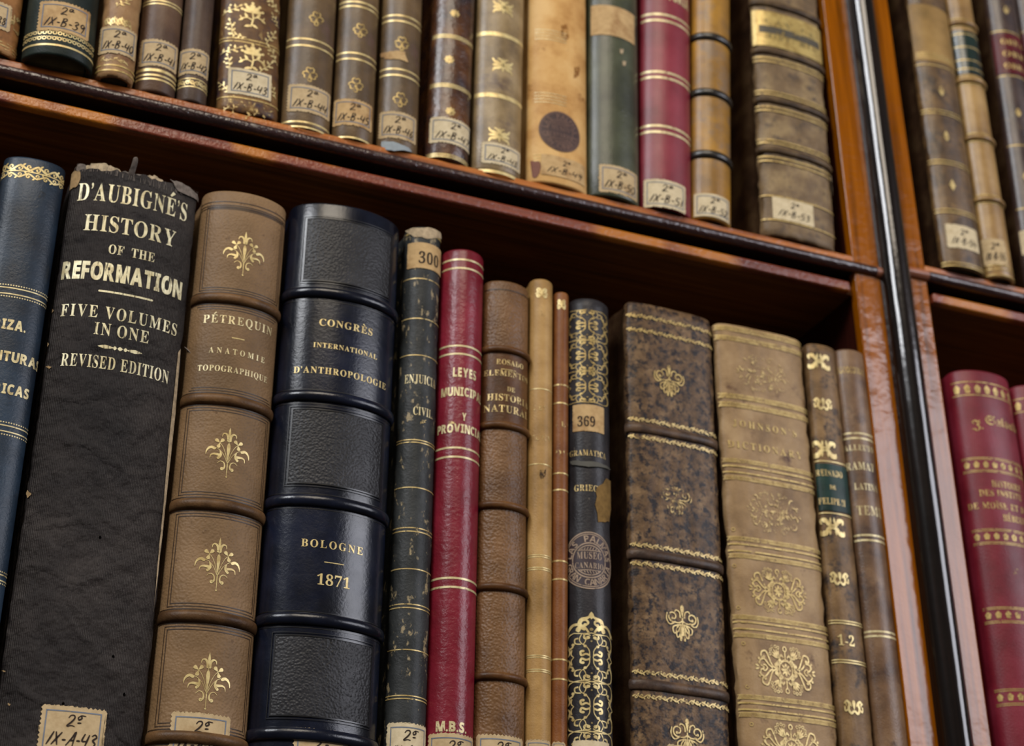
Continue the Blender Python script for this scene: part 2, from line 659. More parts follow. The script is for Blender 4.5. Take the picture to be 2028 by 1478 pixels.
# ---- handwriting
HAND = {'2': [[(0, .72), (.12, .95), (.34, .97), (.42, .74), (.26, .38), (.02, .06), (.1, .0), (.3, .08), (.56, .02)]],
        '0': [[(.28, 1), (.06, .72), (.06, .28), (.26, 0), (.46, .28), (.46, .72), (.28, 1)]],
        '1': [[(.2, 1), (.12, 0)]], '3': [[(.05, .85), (.25, 1), (.42, .8), (.2, .55), (.44, .3), (.25, 0), (.0, .1)]],
        '4': [[(.12, 1), (.02, .45), (.45, .48)], [(.46, .95), (.34, 0)]],
        '5': [[(.48, 1), (.14, .97), (.1, .58), (.38, .55), (.42, .2), (.2, 0), (0, .1)]],
        '6': [[(.42, .98), (.14, .62), (.06, .22), (.25, 0), (.43, .22), (.28, .45), (.08, .3)]],
        '7': [[(.02, .95), (.48, .97), (.3, .5), (.2, 0)]],
        '8': [[(.4, .82), (.22, 1), (.08, .78), (.38, .34), (.22, 0), (.05, .25), (.4, .82)]],
        '9': [[(.44, .8), (.22, 1), (.06, .74), (.24, .52), (.44, .8), (.4, .3), (.3, -.1)]],
        'I': [[(.3, 1), (.16, .5), (0, 0)]], 'X': [[(.1, 1), (.28, .45), (.44, 0)], [(.55, .98), (.25, .45), (0, .02)]],
        'A': [[(0, 0), (.3, .6), (.48, 1.05), (.48, .5), (.5, -.05)], [(.14, .38), (.34, .42), (.5, .42)]],
        'B': [[(.12, 1), (.06, 0)], [(.02, .92), (.34, 1), (.4, .76), (.14, .54), (.42, .42), (.36, .05), (0, .02)]],
        '-': [[(.06, .42), (.36, .42)]], '.': [[(.1, .0), (.16, .03)]],
        'o': [[(.2, 1.0), (.04, .8), (.14, .62), (.3, .8), (.2, 1.0), (.55, .98)], [(.06, .34), (.34, .36)]],
        'a': [[(.36, .98), (.12, .96), (.04, .7), (.18, .62), (.36, .96), (.34, .66), (.5, .68)]]}
HANDW = {'I': .36, '1': .32, '-': .46, '.': .25}


def handwriting(art, s, xc, y, h, slant=0.12, w=0.13, fit=None):
    tot = sum(HANDW.get(c, .62) for c in s if c != ' ') + .3 * s.count(' ')
    kx = h
    if fit:
        kx = fit / tot
    x = xc - tot * kx / 2
    for c in s:
        if c == ' ':
            x += .3 * kx
            continue
        for st in HAND[c]:
            art.stroke([(x + (px_ + slant * py_) * kx, y + py_ * h) for px_, py_ in st], w * h * 0.7, w * h * 0.6, w * h * 1.25, sub=4)
        x += HANDW.get(c, .62) * kx


# ------------------------------------------------------------------ books
class Book:
    """a book whose spine edges follow two lines of the photograph on the plane y = yf; local axes: x across, y into the shelf, z up"""

    def __init__(self, label, group, L, R, base, top, yf, bulge, cover, sp=(2.0, 1.6), depth=0.15, side=None, rough=0.0, jag=0.0,
                 page=True, shrink=0.0003, yaw=0.0, lift=0.0):
        def fit(p):
            a, b = at(p[0][0], p[0][1], yf), at(p[1][0], p[1][1], yf)
            k = (a.x - b.x) / (a.z - b.z)
            return a.x - k * a.z, k
        (aL, kL), (aR, kR) = fit(L), fit(R)
        k = (kL + kR) / 2
        zm = (at(L[0][0], L[0][1], yf).z + at(L[1][0], L[1][1], yf).z + at(R[0][0], R[0][1], yf).z + at(R[1][0], R[1][1], yf).z) / 4
        xl, xr = aL + kL * zm, aR + kR * zm
        self.th = math.atan(k)
        self.w = (xr - xl) * math.cos(self.th) - shrink
        self.yf = yf
        x0 = (xl + xr) / 2 + k * (base - zm)
        zb = base + abs(math.sin(self.th)) * self.w / 2 + lift
        self.org = Vector((x0, yf, zb))
        self.ct, self.st = math.cos(self.th), math.sin(self.th)
        # spine profile
        hw = self.w / 2
        n, m = sp
        N = 72
        us = [hw * math.sin(math.pi / 2 * (2 * i / N - 1)) for i in range(N + 1)]
        ys = [-bulge * max(0.0, 1 - abs(u / hw) ** n) ** (1 / m) for u in us]
        ss = [0.0]
        for i in range(N):
            ss.append(ss[-1] + math.hypot(us[i + 1] - us[i], ys[i + 1] - ys[i]))
        half = ss[-1] / 2
        self.us, self.ys, self.ss = us, ys, [s - half for s in ss]
        self.S = half * 1000                       # half arc length in mm
        self.bulge = bulge
        # height from the pixel of the top of the spine's middle
        if isinstance(top, tuple):
            self.H = self.sv(*top)[1] / 1000
        else:
            self.H = top
        self.root = bpy.data.objects.new('book', None)
        COL.objects.link(self.root)
        self.root.location = self.org
        self.root.rotation_euler = (0, self.th, 0)
        self.root['label'] = label
        self.root['category'] = 'book'
        self.root['group'] = group
        self.depth = depth
        self.build_cover(cover, side, rough, jag)
        if page:
            self.build_pages()

    def interp(self, xs, fs, x):
        if x <= xs[0]:
            return fs[0]
        if x >= xs[-1]:
            return fs[-1]
        lo, hi = 0, len(xs) - 1
        while hi - lo > 1:
            mid = (lo + hi) // 2
            if xs[mid] <= x:
                lo = mid
            else:
                hi = mid
        t = (x - xs[lo]) / ((xs[hi] - xs[lo]) or 1e-12)
        return fs[lo] + (fs[hi] - fs[lo]) * t

    def sv(self, px, py):
        """photograph spot -> (arc position from the spine's middle, height above the base), both in mm"""
        y = self.yf - self.bulge * 0.8
        for _ in range(6):
            p = at(px, py, y) - self.org
            u = p.x * self.ct - p.z * self.st
            v = p.x * self.st + p.z * self.ct
            y = self.yf + self.interp(self.us, self.ys, u)
        return self.interp(self.us, self.ss, u) * 1000, v * 1000

    def mmpp(self, px, py):
        a, b = self.sv(px, py), self.sv(px, py - 20)
        return (b[1] - a[1]) / 20

    def pt(self, s, v, off):
        """arc position and height in mm -> local point lifted off the surface"""
        s = max(min(s / 1000, self.ss[-1] - 1e-6), self.ss[0] + 1e-6)
        u = self.interp(self.ss, self.us, s)
        y = self.interp(self.ss, self.ys, s)
        e = 0.0002
        du = self.interp(self.ss, self.us, s + e) - self.interp(self.ss, self.us, s - e)
        dy = self.interp(self.ss, self.ys, s + e) - self.interp(self.ss, self.ys, s - e)
        L = math.hypot(du, dy) or 1e-9
        return Vector((u + dy / L * off, y - du / L * off, v / 1000))

    def build_cover(self, mat, side, rough, jag):
        hw, D, H = self.w / 2, self.depth, self.H
        t_b, t_s = min(0.0026, hw * 0.3), min(0.0016, hw * 0.2)
        N = 44
        outer = [(-hw, D), (-hw, D * 0.5), (-hw, 0.011), (-hw + 0.0005, 0.0075), (-hw + 0.0005, 0.0045), (-hw, 0.0015)]
        inner = [(-hw + t_b, D), (-hw + t_b, D * 0.5), (-hw + t_b, 0.011), (-hw + t_b, 0.0075), (-hw + t_b, 0.0045), (-hw + t_b, 0.0025)]
        k0 = len(outer)
        for i in range(N + 1):
            s = self.ss[0] + (self.ss[-1] - self.ss[0]) * i / N
            p = self.pt(s * 1000, 0, 0)
            q = self.pt(s * 1000, 0, -t_s)
            outer.append((p.x, p.y))
            inner.append((max(min(q.x, hw - t_b), -hw + t_b), q.y))
        k1 = len(outer)
        outer += [(-x, y) for x, y in reversed(outer[:k0])]
        inner += [(-x, y) for x, y in reversed(inner[:k0])]
        n = len(outer)
        # vertical stations
        if rough:
            zs = [0, 0.0008] + [0.0008 + (H - 0.0016) * i / 70 for i in range(1, 70)] + [H - 0.0008, H]
        else:
            zs = [0, 0.0004, 0.001] + [H * i / 12 for i in range(1, 12)] + [H - 0.0010, H - 0.0004, H]
        verts, faces = [], []
        nz = len(zs)
        sd = self.org.x * 31
        for j, z in enumerate(zs):
            endk = 0.0
            if j in (0, nz - 1):
                endk = 0.42
            elif j in (1, nz - 2):
                endk = 0.12 if not rough else 0.0
            for i in range(n):
                (ox, oy), (ix, iy) = outer[i], inner[i]
                x, y = ox + (ix - ox) * endk, oy + (iy - oy) * endk
                zz = z
                if rough and k0 - 3 <= i < k1 + 3:
                    d = noise.noise(Vector((x * 260 + sd, y * 260, z * 130))) * rough
                    edge_k = 1 + 2.0 * max(0, abs(x) / hw - 0.8) / 0.2
                    x += (-1 if x > 0 else 1) * abs(d) * edge_k * (abs(x) / hw)
                    y += d * 0.35
                if jag and j >= nz - 2 and k0 <= i < k1:
                    zz += jag * (noise.noise(Vector((x * 420 + sd, 1.7, 0))) - 0.25) + jag * 0.5 * noise.noise(Vector((x * 1300 + sd, 5.1, 0)))
                verts.append((x, y, zz))
            for i in range(n):
                ix, iy = inner[i]
                zz = z
                if jag and j >= nz - 2 and k0 <= i < k1:
                    zz += jag * (noise.noise(Vector((outer[i][0] * 420 + sd, 1.7, 0))) - 0.3)
                verts.append((ix, iy, zz))
        st = 2 * n
        for j in range(nz - 1):
            for i in range(n - 1):
                a = j * st + i
                faces.append((a, a + 1, a + 1 + st, a + st))
                b = j * st + n + i
                faces.append((b + 1, b, b + st, b + 1 + st))
            a, b = j * st, j * st + n
            faces.append((b, a, a + st, b + st))
            a, b = j * st + n - 1, j * st + 2 * n - 1
            faces.append((a, b, b + st, a + st))
        for j in (0, nz - 1):
            for i in range(n - 1):
                a, b = j * st + i, j * st + n + i
                faces.append((a, b, b + 1, a + 1) if j == 0 else (a, a + 1, b + 1, b))
        me = mesh_from('cover', verts, faces, 50)
        self.cover = link('cover', me, mat, self.root)
        if side is not None:
            me.materials.append(side)
            for p in me.polygons:
                if p.center.y > 0.0022:
                    p.material_index = 1

    def build_pages(self):
        hw = self.w / 2
        t = min(0.0026, hw * 0.3) + 0.0002
        me = box_mesh('page_block', -hw + t, hw - t, 0.0030, self.depth - 0.004, 0.003, self.H - 0.004, 0)
        link('page_block', me, M_PAGES, self.root)

    def band(self, px, py, h, p, mat, taper=0.35, vv=None):
        """raised band across the spine, h mm high and p mm proud"""
        v = self.sv(px, py)[1] if vv is None else vv
        verts, faces = [], []
        NS, NP = 36, 10
        for i in range(NS + 1):
            f = -1 + 2 * i / NS
            s = f * self.S * 0.998
            pr = p * (1 - (1 - taper) * abs(f) ** 6)
            for j in range(NP + 1):
                a = math.pi * j / NP
                c = self.pt(s, v - math.cos(a) * h / 2, math.sin(a) ** 0.8 * pr / 1000 - 0.0001)
                verts.append(tuple(c))
        for i in range(NS):
            for j in range(NP):
                a = i * (NP + 1) + j
                faces.append((a, a + NP + 1, a + NP + 2, a + 1))
        return link('raised_band', mesh_from('raised_band', verts, faces, 60), mat, self.root)

    def wrap(self, art, name, mat, off=0.00012, parent=None, slices=26):
        bm = bmesh.new()
        lim = self.S * 0.998
        vv = [bm.verts.new((max(-lim, min(lim, x)), 0, y)) for x, y in art.v]
        for f in art.f:
            try:
                bm.faces.new([vv[i] for i in f])
            except ValueError:
                pass
        xs = [v.co.x for v in bm.verts]
        x0, x1 = min(xs), max(xs)
        big = [f for f in bm.faces if len(f.verts) > 4]
        if big:
            bmesh.ops.triangulate(bm, faces=big)
        step = 2 * self.S / slices
        k = math.ceil(x0 / step)
        while k * step < x1:
            g = list(bm.verts) + list(bm.edges) + list(bm.faces)
            bmesh.ops.bisect_plane(bm, geom=g, dist=1e-5, plane_co=(k * step, 0, 0), plane_no=(1, 0, 0))
            k += 1
        for v in bm.verts:
            v.co = self.pt(v.co.x, v.co.z, off)
        bmesh.ops.recalc_face_normals(bm, faces=list(bm.faces))
        bm.normal_update()
        fl = [f for f in bm.faces if f.normal.y > 0.0]
        if fl:
            bmesh.ops.reverse_faces(bm, faces=fl)
        for f in bm.faces:
            f.smooth = True
        me = bpy.data.meshes.new(name)
        bm.to_mesh(me)
        bm.free()
        return link(name, me, mat, parent or self.root)

    # ---- things tooled on or stuck to the spine
    def line(self, art, s, pl, pr, hpx, style='serif', gap=0.10, space=0.38):
        (a, va), (b, vb) = self.sv(*pl), self.sv(*pr)
        h = hpx * self.mmpp((pl[0] + pr[0]) / 2, (pl[1] + pr[1]) / 2)
        mid = self.sv((pl[0] + pr[0]) / 2, (pl[1] + pr[1]) / 2)[1]
        art.text(s, style, a, b, (va + vb) / 2, h, gap, space)

    def lettering(self, lines, mat, off=0.00015, extra=None):
        art = Art()
        for ln in lines:
            self.line(art, *ln[:4], **(ln[4] if len(ln) > 4 else {}))
        if extra:
            extra(art)
        return self.wrap(art, 'gilt_lettering', mat, off)

    def rules(self, pxys, th, mat, name='gilt_rule', off=0.00012, s0=-0.985, s1=0.985):
        """horizontal lines right across; (px, py) of each, th mm thick"""
        for q in pxys:
            art = Art()
            v = self.sv(q[0], q[1])[1]
            t = q[2] if len(q) > 2 else th
            art.rect(s0 * self.S, v - t / 2, s1 * self.S, v + t / 2)
            self.wrap(art, name, mat, off)

    def orn(self, art, px, py, wmm, mat, hmm=None, off=0.00014, rot=0, name='gilt_ornament'):
        s, v = self.sv(px, py)
        a = Art()
        x0, x1 = min(p[0] for p in art.v), max(p[0] for p in art.v)
        y0, y1 = min(p[1] for p in art.v), max(p[1] for p in art.v)
        k = wmm / (x1 - x0)
        ky = hmm / (y1 - y0) if hmm else k
        mx, my = (x0 + x1) / 2, (y0 + y1) / 2
        c = Art()
        c.add(art, dx=-mx, dy=-my)
        a.add(c, sx=k, sy=ky, dx=s, dy=v, rot=rot)
        return self.wrap(a, name, mat, off)

    def label(self, tl, tr, hmm, lines, mat=None, frame=True, teeth=True, off=0.00025, two='o', name='call_number_label', torn=0.0):
        (a, va), (b, vb) = self.sv(*tl), self.sv(*tr)
        vt = (va + vb) / 2
        if isinstance(hmm, tuple):                 # the photograph's spot of the lower left corner
            hmm = max(4.0, va - self.sv(*hmm)[1])
        return self.label_mm(a, b, vt - hmm, vt, lines, mat, frame, teeth, off, two, name, torn)

    def label_mm(self, a, b, v0, v1, lines, mat=None, frame=True, teeth=True, off=0.00025, two='o', name='call_number_label', torn=0.0):
        mat = mat or M_PAPER
        a, b = max(a, -self.S * 0.99), min(b, self.S * 0.99)
        rnd = random.Random(int(a * 100 + b * 10 + v1 * 7))
        p = []
        tooth = 1.45

        def side(x0, y0, x1, y1, nx, ny):
            L = math.hypot(x1 - x0, y1 - y0)
            n = max(2, int(L / tooth))
            for i in range(n):
                for t, d in ((0.0, -0.2), (0.28, 0.12), (0.5, 0.42), (0.72, 0.12)):
                    tt = (i + t) / n
                    d = d * (1 if teeth else 0.25) + rnd.uniform(-0.06, 0.06) - torn * max(0, noise.noise(Vector((tt * 6 + a, v1, nx * 3 + ny))))
                    p.append((x0 + (x1 - x0) * tt + nx * d, y0 + (y1 - y0) * tt + ny * d))
        side(a, v0, b, v0, 0, -1)
        side(b, v0, b, v1, 1, 0)
        side(b, v1, a, v1, 0, 1)
        side(a, v1, a, v0, -1, 0)
        art = Art()
        art.poly(p)
        lab = self.wrap(art, name, mat, off)
        W, Hh = b - a, v1 - v0
        if frame:
            fr = Art()
            i0, w = min(1.3, W * 0.09), min(0.45, W * 0.03)
            xa, xb, ya, yb = a + i0, b - i0, v0 + i0, v1 - i0
            fr.rect(xa, yb - w, xb, yb)
            fr.rect(xa, ya, xb, ya + w)
            fr.rect(xa, ya, xa + w, yb)
            fr.rect(xb - w, ya, xb, yb)
            self.wrap(fr, 'printed_border', M_BLUE, off + 0.00008, lab)
        if lines:
            ink = Art()
            hh = min(4.2, Hh * 0.25)
            top = v1 - Hh * 0.17 - hh
            handwriting(ink, lines[0], (a + b) / 2 + W * 0.04, top, hh, w=0.12, fit=min(W * 0.36, hh * 1.5))
            if len(lines) > 1:
                handwriting(ink, lines[1], (a + b) / 2 + W * 0.01, v0 + Hh * 0.16, hh * 1.15, slant=0.2, w=0.12, fit=W * 0.78)
            self.wrap(ink, 'handwriting', M_INK, off + 0.00012, lab)
        return lab


# ------------------------------------------------------------------ gilt ornaments, each drawn once in its own units
def o_palmette():
    h = Art()
    h.stroke([(16, 258), (30, 340), (72, 392), (122, 380), (138, 318)], 56, 8, 36)
    h.disc(20, 256, 26, 10)
    h.stroke([(8, -230), (40, -60), (110, 110), (178, 190)], 9, 10)
    for an in (38, 130, 285):
        h.drop(174, 188, an, 112, 72)
    h.stroke([(10, -215), (80, -60), (170, 40), (262, 86)], 9, 10)
    h.stroke([(268, 64), (318, 84), (370, 62), (408, 6), (420, -66)], 60, 8, 44)
    h.disc(266, 64, 30, 10)
    h.stroke([(166, 40), (142, -24), (148, -84), (182, -128)], 8, 46, 50)
    h.disc(184, -128, 27, 10)
    h.stroke([(160, -66), (216, -58), (268, -54), (322, -78), (338, -146)], 54, 7, 38)
    h.stroke([(192, -236), (136, -190), (74, -210), (50, -270), (60, -330), (96, -352)], 7, 36, 24)
    h.disc(96, -344, 34, 12)
    a = h.mirror()
    a.leaf(0, 292, 90, 236, 50)
    a.rect(-4, 190, 4, 300)
    a.drop(0, -200, 90, 400, 70)
    a.stroke([(0, -190), (0, -330), (0, -490)], 28, 8, 16)
    a.disc(0, -500, 18, 10)
    return a


def o_fleuron():
    h = Art()
    h.spiral(46, 22, 26, 9, -120, 1.15, 7, 5, ball=6)
    h.stroke([(33, 0), (62, -14), (78, 8), (74, 36)], 6, 5)
    h.stroke([(10, 20), (14, 44), (30, 52), (38, 42)], 7, 4)
    for x, y0, y1 in ((12, -78, -8), (30, -66, -8), (46, -50, -10)):
        h.stroke([(4 + x * 0.2, y1), (x, (y0 + y1) / 2 + 6), (x * 0.92, y0), (x * 0.5, y0 + 8), (x * 0.3, y1 - 12)], 6, 5)
    h.stroke([(2, 6), (14, -2), (34, -4)], 6, 5)
    a = h.mirror()
    a.drop(0, 20, 90, 58, 18)
    a.stroke([(0, 20), (0, -60)], 6, 4)
    return a


def o_clover():
    a = Art()
    for an in (90, 205, -25):
        c, s = math.cos(math.radians(an)), math.sin(math.radians(an))
        p = [(4, 4), (14, 22), (38, 30), (54, 16), (46, 0), (54, -16), (38, -30), (14, -22), (4, -4)]
        a.stroke([(x * c - y * s, 10 + x * s + y * c) for x, y in p], 9, 9, sub=4)
    a.stroke([(-3, 2), (-8, -22), (-15, -50), (0, -60), (12, -48), (6, -22), (3, 2)], 9, 9)
    a.stroke([(0, 10), (0, -40)], 4, 3)
    return a


def o_lattice(periods=2.0, half=1.0, crown=False):
    """scrolling strapwork, about 2 units wide, one period 2.1 units high, starting at a scroll node and going down"""
    P = 2.1
    q = Thin(0.62)                                  # one quarter: x > 0, y from 0 (heart node) down to -P/2 (leaf node)
    q.spiral(0.17, -0.2, 0.15, 0.05, 150, -0.9, 0.06, 0.07, n=14, ball=0.07)
    q.stroke([(0.0, 0.0), (0.22, -0.04), (0.5, -0.02), (0.62, 0.0)], 0.06, 0.06)
    q.stroke([(0.3, -0.02), (0.2, -0.3), (0.3, -0.5), (0.42, -0.3), (0.34, -0.06)], 0.05, 0.05)
    q.stroke([(0.36, -0.5), (0.56, -0.46), (0.58, -0.28), (0.46, -0.24)], 0.06, 0.12)
    q.stroke([(0.3, -0.5), (0.18, -0.6), (0.08, -0.78), (0.07, -0.98), (0.05, -1.05)], 0.06, 0.05)
    q.disc(0.22, -0.58, 0.06, 8)
    q.stroke([(0.06, -0.98), (0.2, -0.92), (0.34, -0.98), (0.38, -0.82), (0.28, -0.76)], 0.12, 0.08, 0.14)
    q.disc(0.3, -0.8, 0.06, 8)
    q.stroke([(0.62, 0.0), (0.84, -0.12), (0.92, -0.4), (0.84, -0.66), (0.68, -0.62), (0.64, -0.5)], 0.06, 0.09, 0.15)
    q.disc(0.65, -0.5, 0.065, 8)
    q.stroke([(0.88, -0.55), (0.78, -0.8), (0.84, -0.95), (0.98, -1.05)], 0.16, 0.06)
    q.stroke([(0.7, -0.72), (0.72, -0.92), (0.62, -1.05)], 0.1, 0.05)
    q.disc(0.0, -0.36, 0.035, 8)
    per = Art()
    per.add(q)
    per.add(q, sx=-1)
    per.add(q, sy=-1, dy=-P)
    per.add(q, sx=-1, sy=-1, dy=-P)
    a = Art()
    n = int(math.ceil(periods))
    for i in range(n):
        a.add(per, dy=-i * P)
    if crown:
        t = Art()
        t.spiral(0.22, 0.42, 0.2, 0.07, -60, 0.9, 0.12, 0.06, n=16, ball=0.07)
        t.stroke([(0.0, 0.78), (0.14, 0.66), (0.36, 0.56), (0.42, 0.3), (0.22, 0.12)], 0.06, 0.08, 0.16)
        t.stroke([(0.1, 0.02), (0.3, 0.3), (0.62, 0.36), (0.84, 0.14), (0.9, -0.05)], 0.07, 0.12, 0.12)
        t.leaf(0.44, 0.02, 80, 0.26, 0.2)
        t.stroke([(0.84, 0.14), (0.98, 0.06), (1.04, -0.04)], 0.12, 0.04)
        t.disc(0.0, 0.16, 0.07, 8)
        t = t.mirror()
        t.leaf(0, 0.6, 90, 0.34, 0.2)
        a.add(t)
    return a


def o_medallion():
    """wide oval of hearts, fans and a quatrefoil centre"""
    q = Art()
    q.stroke([(30, 0), (52, 8), (66, 34), (76, 50), (92, 46), (94, 32), (84, 30)], 5, 5)
    q.disc(84, 32, 5, 8)
    q.stroke([(52, 2), (66, 10), (84, 26), (100, 20), (98, 8), (86, 2)], 5, 5)
    q.stroke([(72, 0), (80, 8), (88, 8), (86, 0)], 4, 4)
    q.leaf(104, 2, 20, 16, 7)
    q.leaf(100, 8, 60, 12, 6)
    q.disc(104, 26, 4, 8)
    q.arc(0, 26, 24, 55, -28, 4, 4)
    q.stroke([(4, 30), (16, 24), (22, 34), (14, 42), (8, 36)], 4, 5)
    q.stroke([(25, 8), (30, 22), (24, 32), (26, 46)], 4, 4)
    for i, an in enumerate((20, 38, 56, 74, 92)):
        L = (28, 32, 34, 30, 26)[i]
        q.leaf(27, 32, an, L, 7)
        q.ring(27 + (L + 6) * math.cos(math.radians(an)), 32 + (L + 6) * math.sin(math.radians(an)), 4.2, 2.2, 10)
    q.disc(38, 12, 7, 10)
    q.stroke([(30, 0), (40, 14), (30, 22)], 4, 4)
    a = q.mirror().mirror_y()
    for x, y, an in ((0, 0, 0), (0, 0, 90), (0, 0, 180), (0, 0, 270)):
        a.leaf(x, y, an, 20, 10)
        a.leaf(x, y, an + 45, 22, 6)
    a.ring(0, 0, 26, 3.2)
    a.ring(0, 62, 7, 3.6, 14)
    a.ring(0, -62, 7, 3.6, 14)
    a.rect(-2, 28, 2, 54)
    a.rect(-2, -54, 2, -28)
    return a


def o_vine(length, h):
    """running vine roll, length x h mm, centred"""
    a = Art()
    n = max(4, int(length / (h * 1.9)))
    pts = []
    for i in range(n * 4 + 1):
        t = i / (n * 4)
        pts.append((-length / 2 + length * t, 0.28 * h * math.sin(t * n * 2 * math.pi)))
    a.stroke(pts, h * 0.2, h * 0.2, sub=2)
    for i in range(n):
        x = -length / 2 + length * (i + 0.25) / n
        a.spiral(x, -0.12 * h, h * 0.26, h * 0.1, 90, -0.8, h * 0.14, h * 0.12, n=9, ball=h * 0.11)
        a.spiral(x + length / n / 2, 0.12 * h, h * 0.26, h * 0.1, -90, -0.8, h * 0.14, h * 0.12, n=9, ball=h * 0.11)
        a.leaf(x + 0.12 * length / n, 0.2 * h, 50, h * 0.42, h * 0.22)
        a.leaf(x + 0.62 * length / n, -0.2 * h, -50, h * 0.42, h * 0.22)
    return a


def o_scroll_block():
    """squarish stamp of curling acanthus"""
    h = Art()
    h.spiral(24, 18, 15, 5, 200, -1.1, 9, 6, ball=6)
    h.spiral(26, -16, 14, 5, 160, 1.1, 9, 6, ball=6)
    h.stroke([(0, -2), (14, 2), (34, 2), (44, -8)], 9, 4)
    h.leaf(6, 4, 70, 30, 9)
    h.leaf(6, -4, -70, 26, 9)
    a = h.mirror()
    a.leaf(0, -26, 90, 56, 12)
    return a


def o_crown():
    """three fingers curling out of a waist on each side"""
    h = Art()
    h.stroke([(4, 0), (24, 10), (44, 14), (54, 26)], 16, 8, 12, cap=True)
    h.stroke([(4, 0), (26, -1), (50, -2)], 16, 10, 12, cap=True)
    h.stroke([(4, -2), (22, -14), (44, -18), (52, -30)], 16, 8, 12, cap=True)
    h.stroke([(2, 4), (10, 24), (26, 30)], 12, 6, cap=True)
    a = h.mirror()
    a.leaf(0, -34, 90, 70, 16)
    return a


def o_omega():
    h = Art()
    h.stroke([(4, -14), (16, -22), (26, -6), (22, 12), (30, 24), (42, 16)], 9, 7, 11, cap=True)
    h.stroke([(26, -6), (40, -14), (42, 2)], 7, 6, cap=True)
    h.leaf(10, 2, 60, 26, 9)
    h.leaf(34, 2, 80, 24, 7)
    a = h.mirror()
    a.drop(0, -12, 90, 40, 16)
    return a


def o_arabesque():
    a = Art()
    for sx in (1, -1):
        h = Art()
        h.stroke([(0, 0), (18, 10), (30, 28), (48, 26), (46, 12)], 16, 7, 13, cap=True)
        h.stroke([(0, 0), (20, -12), (30, -30), (48, -32), (50, -18)], 16, 7, 14, cap=True)
        h.leaf(20, 14, 30, 34, 13)
        h.leaf(24, -18, -20, 30, 12)
        h.leaf(10, 8, 95, 30, 11)
        h.leaf(12, -10, -85, 26, 10)
        a.add(h, sx=sx)
    return a


def o_spray():
    a = Art()
    a.stroke([(-30, -30), (-8, -8), (14, 6), (34, 28)], 4, 3)
    for x, y, an, L in ((-20, -20, 100, 24), (-8, -8, -10, 24), (0, -2, 110, 22), (14, 6, 0, 22), (22, 16, 110, 22), (34, 28, 45, 22)):
        a.leaf(x, y, an, L, 11)
    a.disc(36, 6, 5, 8)
    a.disc(-2, 26, 5, 8)
    return a


def o_bloom():
    a = Art()
    for an, L, w in ((90, 30, 15), (52, 28, 12), (128, 28, 12), (18, 26, 11), (162, 26, 11)):
        a.drop(0, 2, an, L, w)
        a.disc(0 + (L + 4) * math.cos(math.radians(an)), 2 + (L + 4) * math.sin(math.radians(an)), 4.5, 8)
    a.stroke([(0, 2), (2, -18), (-4, -46)], 5, 4)
    a.stroke([(1, -16), (14, -10), (28, -14), (34, -6)], 4, 3)
    a.stroke([(1, -22), (-14, -16), (-28, -20), (-34, -12)], 4, 3)
    a.leaf(12, -12, 60, 20, 9)
    a.leaf(24, -13, -40, 18, 8)
    a.leaf(-12, -18, 120, 20, 9)
    a.leaf(-24, -19, 220, 18, 8)
    a.leaf(-2, -36, -30, 22, 9)
    a.leaf(-2, -40, 200, 22, 9)
    return a


def o_roll_ovals(S, h, n=9):
    """band of flower buttons across a spine of half width S"""
    a = Art()
    for i in range(n):
        x = -S + 2 * S * (i + 0.5) / n
        r = S / n * 0.74
        for k in range(5):
            an = math.radians(72 * k + 90)
            a.disc(x + r * 0.45 * math.cos(an), h * 0.26 * math.sin(an), r * 0.42, 8, h * 0.24)
        a.disc(x, 0, r * 0.3, 8, h * 0.2)
    return a


def hatched(S, v, h):
    a = Art()
    n = int(2 * S / 0.62)
    for i in range(n):
        x = -S + 2 * S * i / n
        a.poly([(x, v - h / 2), (x + 0.34, v - h / 2), (x + 0.34 + h * 0.5, v + h / 2), (x + h * 0.5, v + h / 2)])
    a.rect(-S, v + h * 0.42, S, v + h * 0.56)
    a.rect(-S, v - h * 0.56, S, v - h * 0.42)
    return a


def stamp(b, px, py, rmm, ink, disc=None, ry=None, text_mat=None):
    """round library stamp: two rings, circular lettering, two lines and two hatched caps"""
    s, v = b.sv(px, py)
    ry = ry or rmm
    k = ry / rmm
    host = b.root
    if disc:
        d = Art()
        d.disc(s, v, rmm * 1.02, 48, ry * 1.02)
        host = b.wrap(d, 'ink_stamp', disc, 0.00012)
    a = Art()
    w = rmm * 0.045
    a.ring(s, v, rmm * 0.99, w, 48, ry * 0.99)
    a.ring(s, v, rmm * 0.92, w * 0.7, 48, ry * 0.92)
    a.ring(s, v, rmm * 0.61, w, 40, ry * 0.61)
    a.circle_text('LAS PALMAS', 'sans', s, v, rmm * 0.765, rmm * 0.235, 168, 12, ry * 0.765)
    a.circle_text('GRAN CANARIA', 'sans', s, v, rmm * 0.765, rmm * 0.225, 194, 346, ry * 0.765, inward=True)
    a.text('MUSEO', 'serif', s - rmm * 0.45, s + rmm * 0.45, v + ry * 0.05, ry * 0.24, 0.12)
    a.text('CANARIO', 'serif', s - rmm * 0.52, s + rmm * 0.52, v - ry * 0.28, ry * 0.2, 0.10)
    for sg in (1, -1):
        a.arc(s, v, rmm * 0.52, 38 * sg, 142 * sg, w * 0.8, n=16, ry=ry * 0.52)
        a.rect(s - rmm * 0.4, v + sg * ry * 0.345 - w * 0.3, s + rmm * 0.4, v + sg * ry * 0.345 + w * 0.3)
        for i in range(7):
            x = s - rmm * 0.3 + i * rmm * 0.1
            hh = ry * (0.10 - 0.0022 * (i - 3) ** 2 * 4)
            a.ribbon([(x, v + sg * (ry * 0.37)), (x + rmm * 0.05, v + sg * (ry * 0.37 + hh))], [w * 0.6, w * 0.6])
    return b.wrap(a, 'stamp_lettering' if disc else 'ink_stamp', text_mat or ink, 0.0002, host)


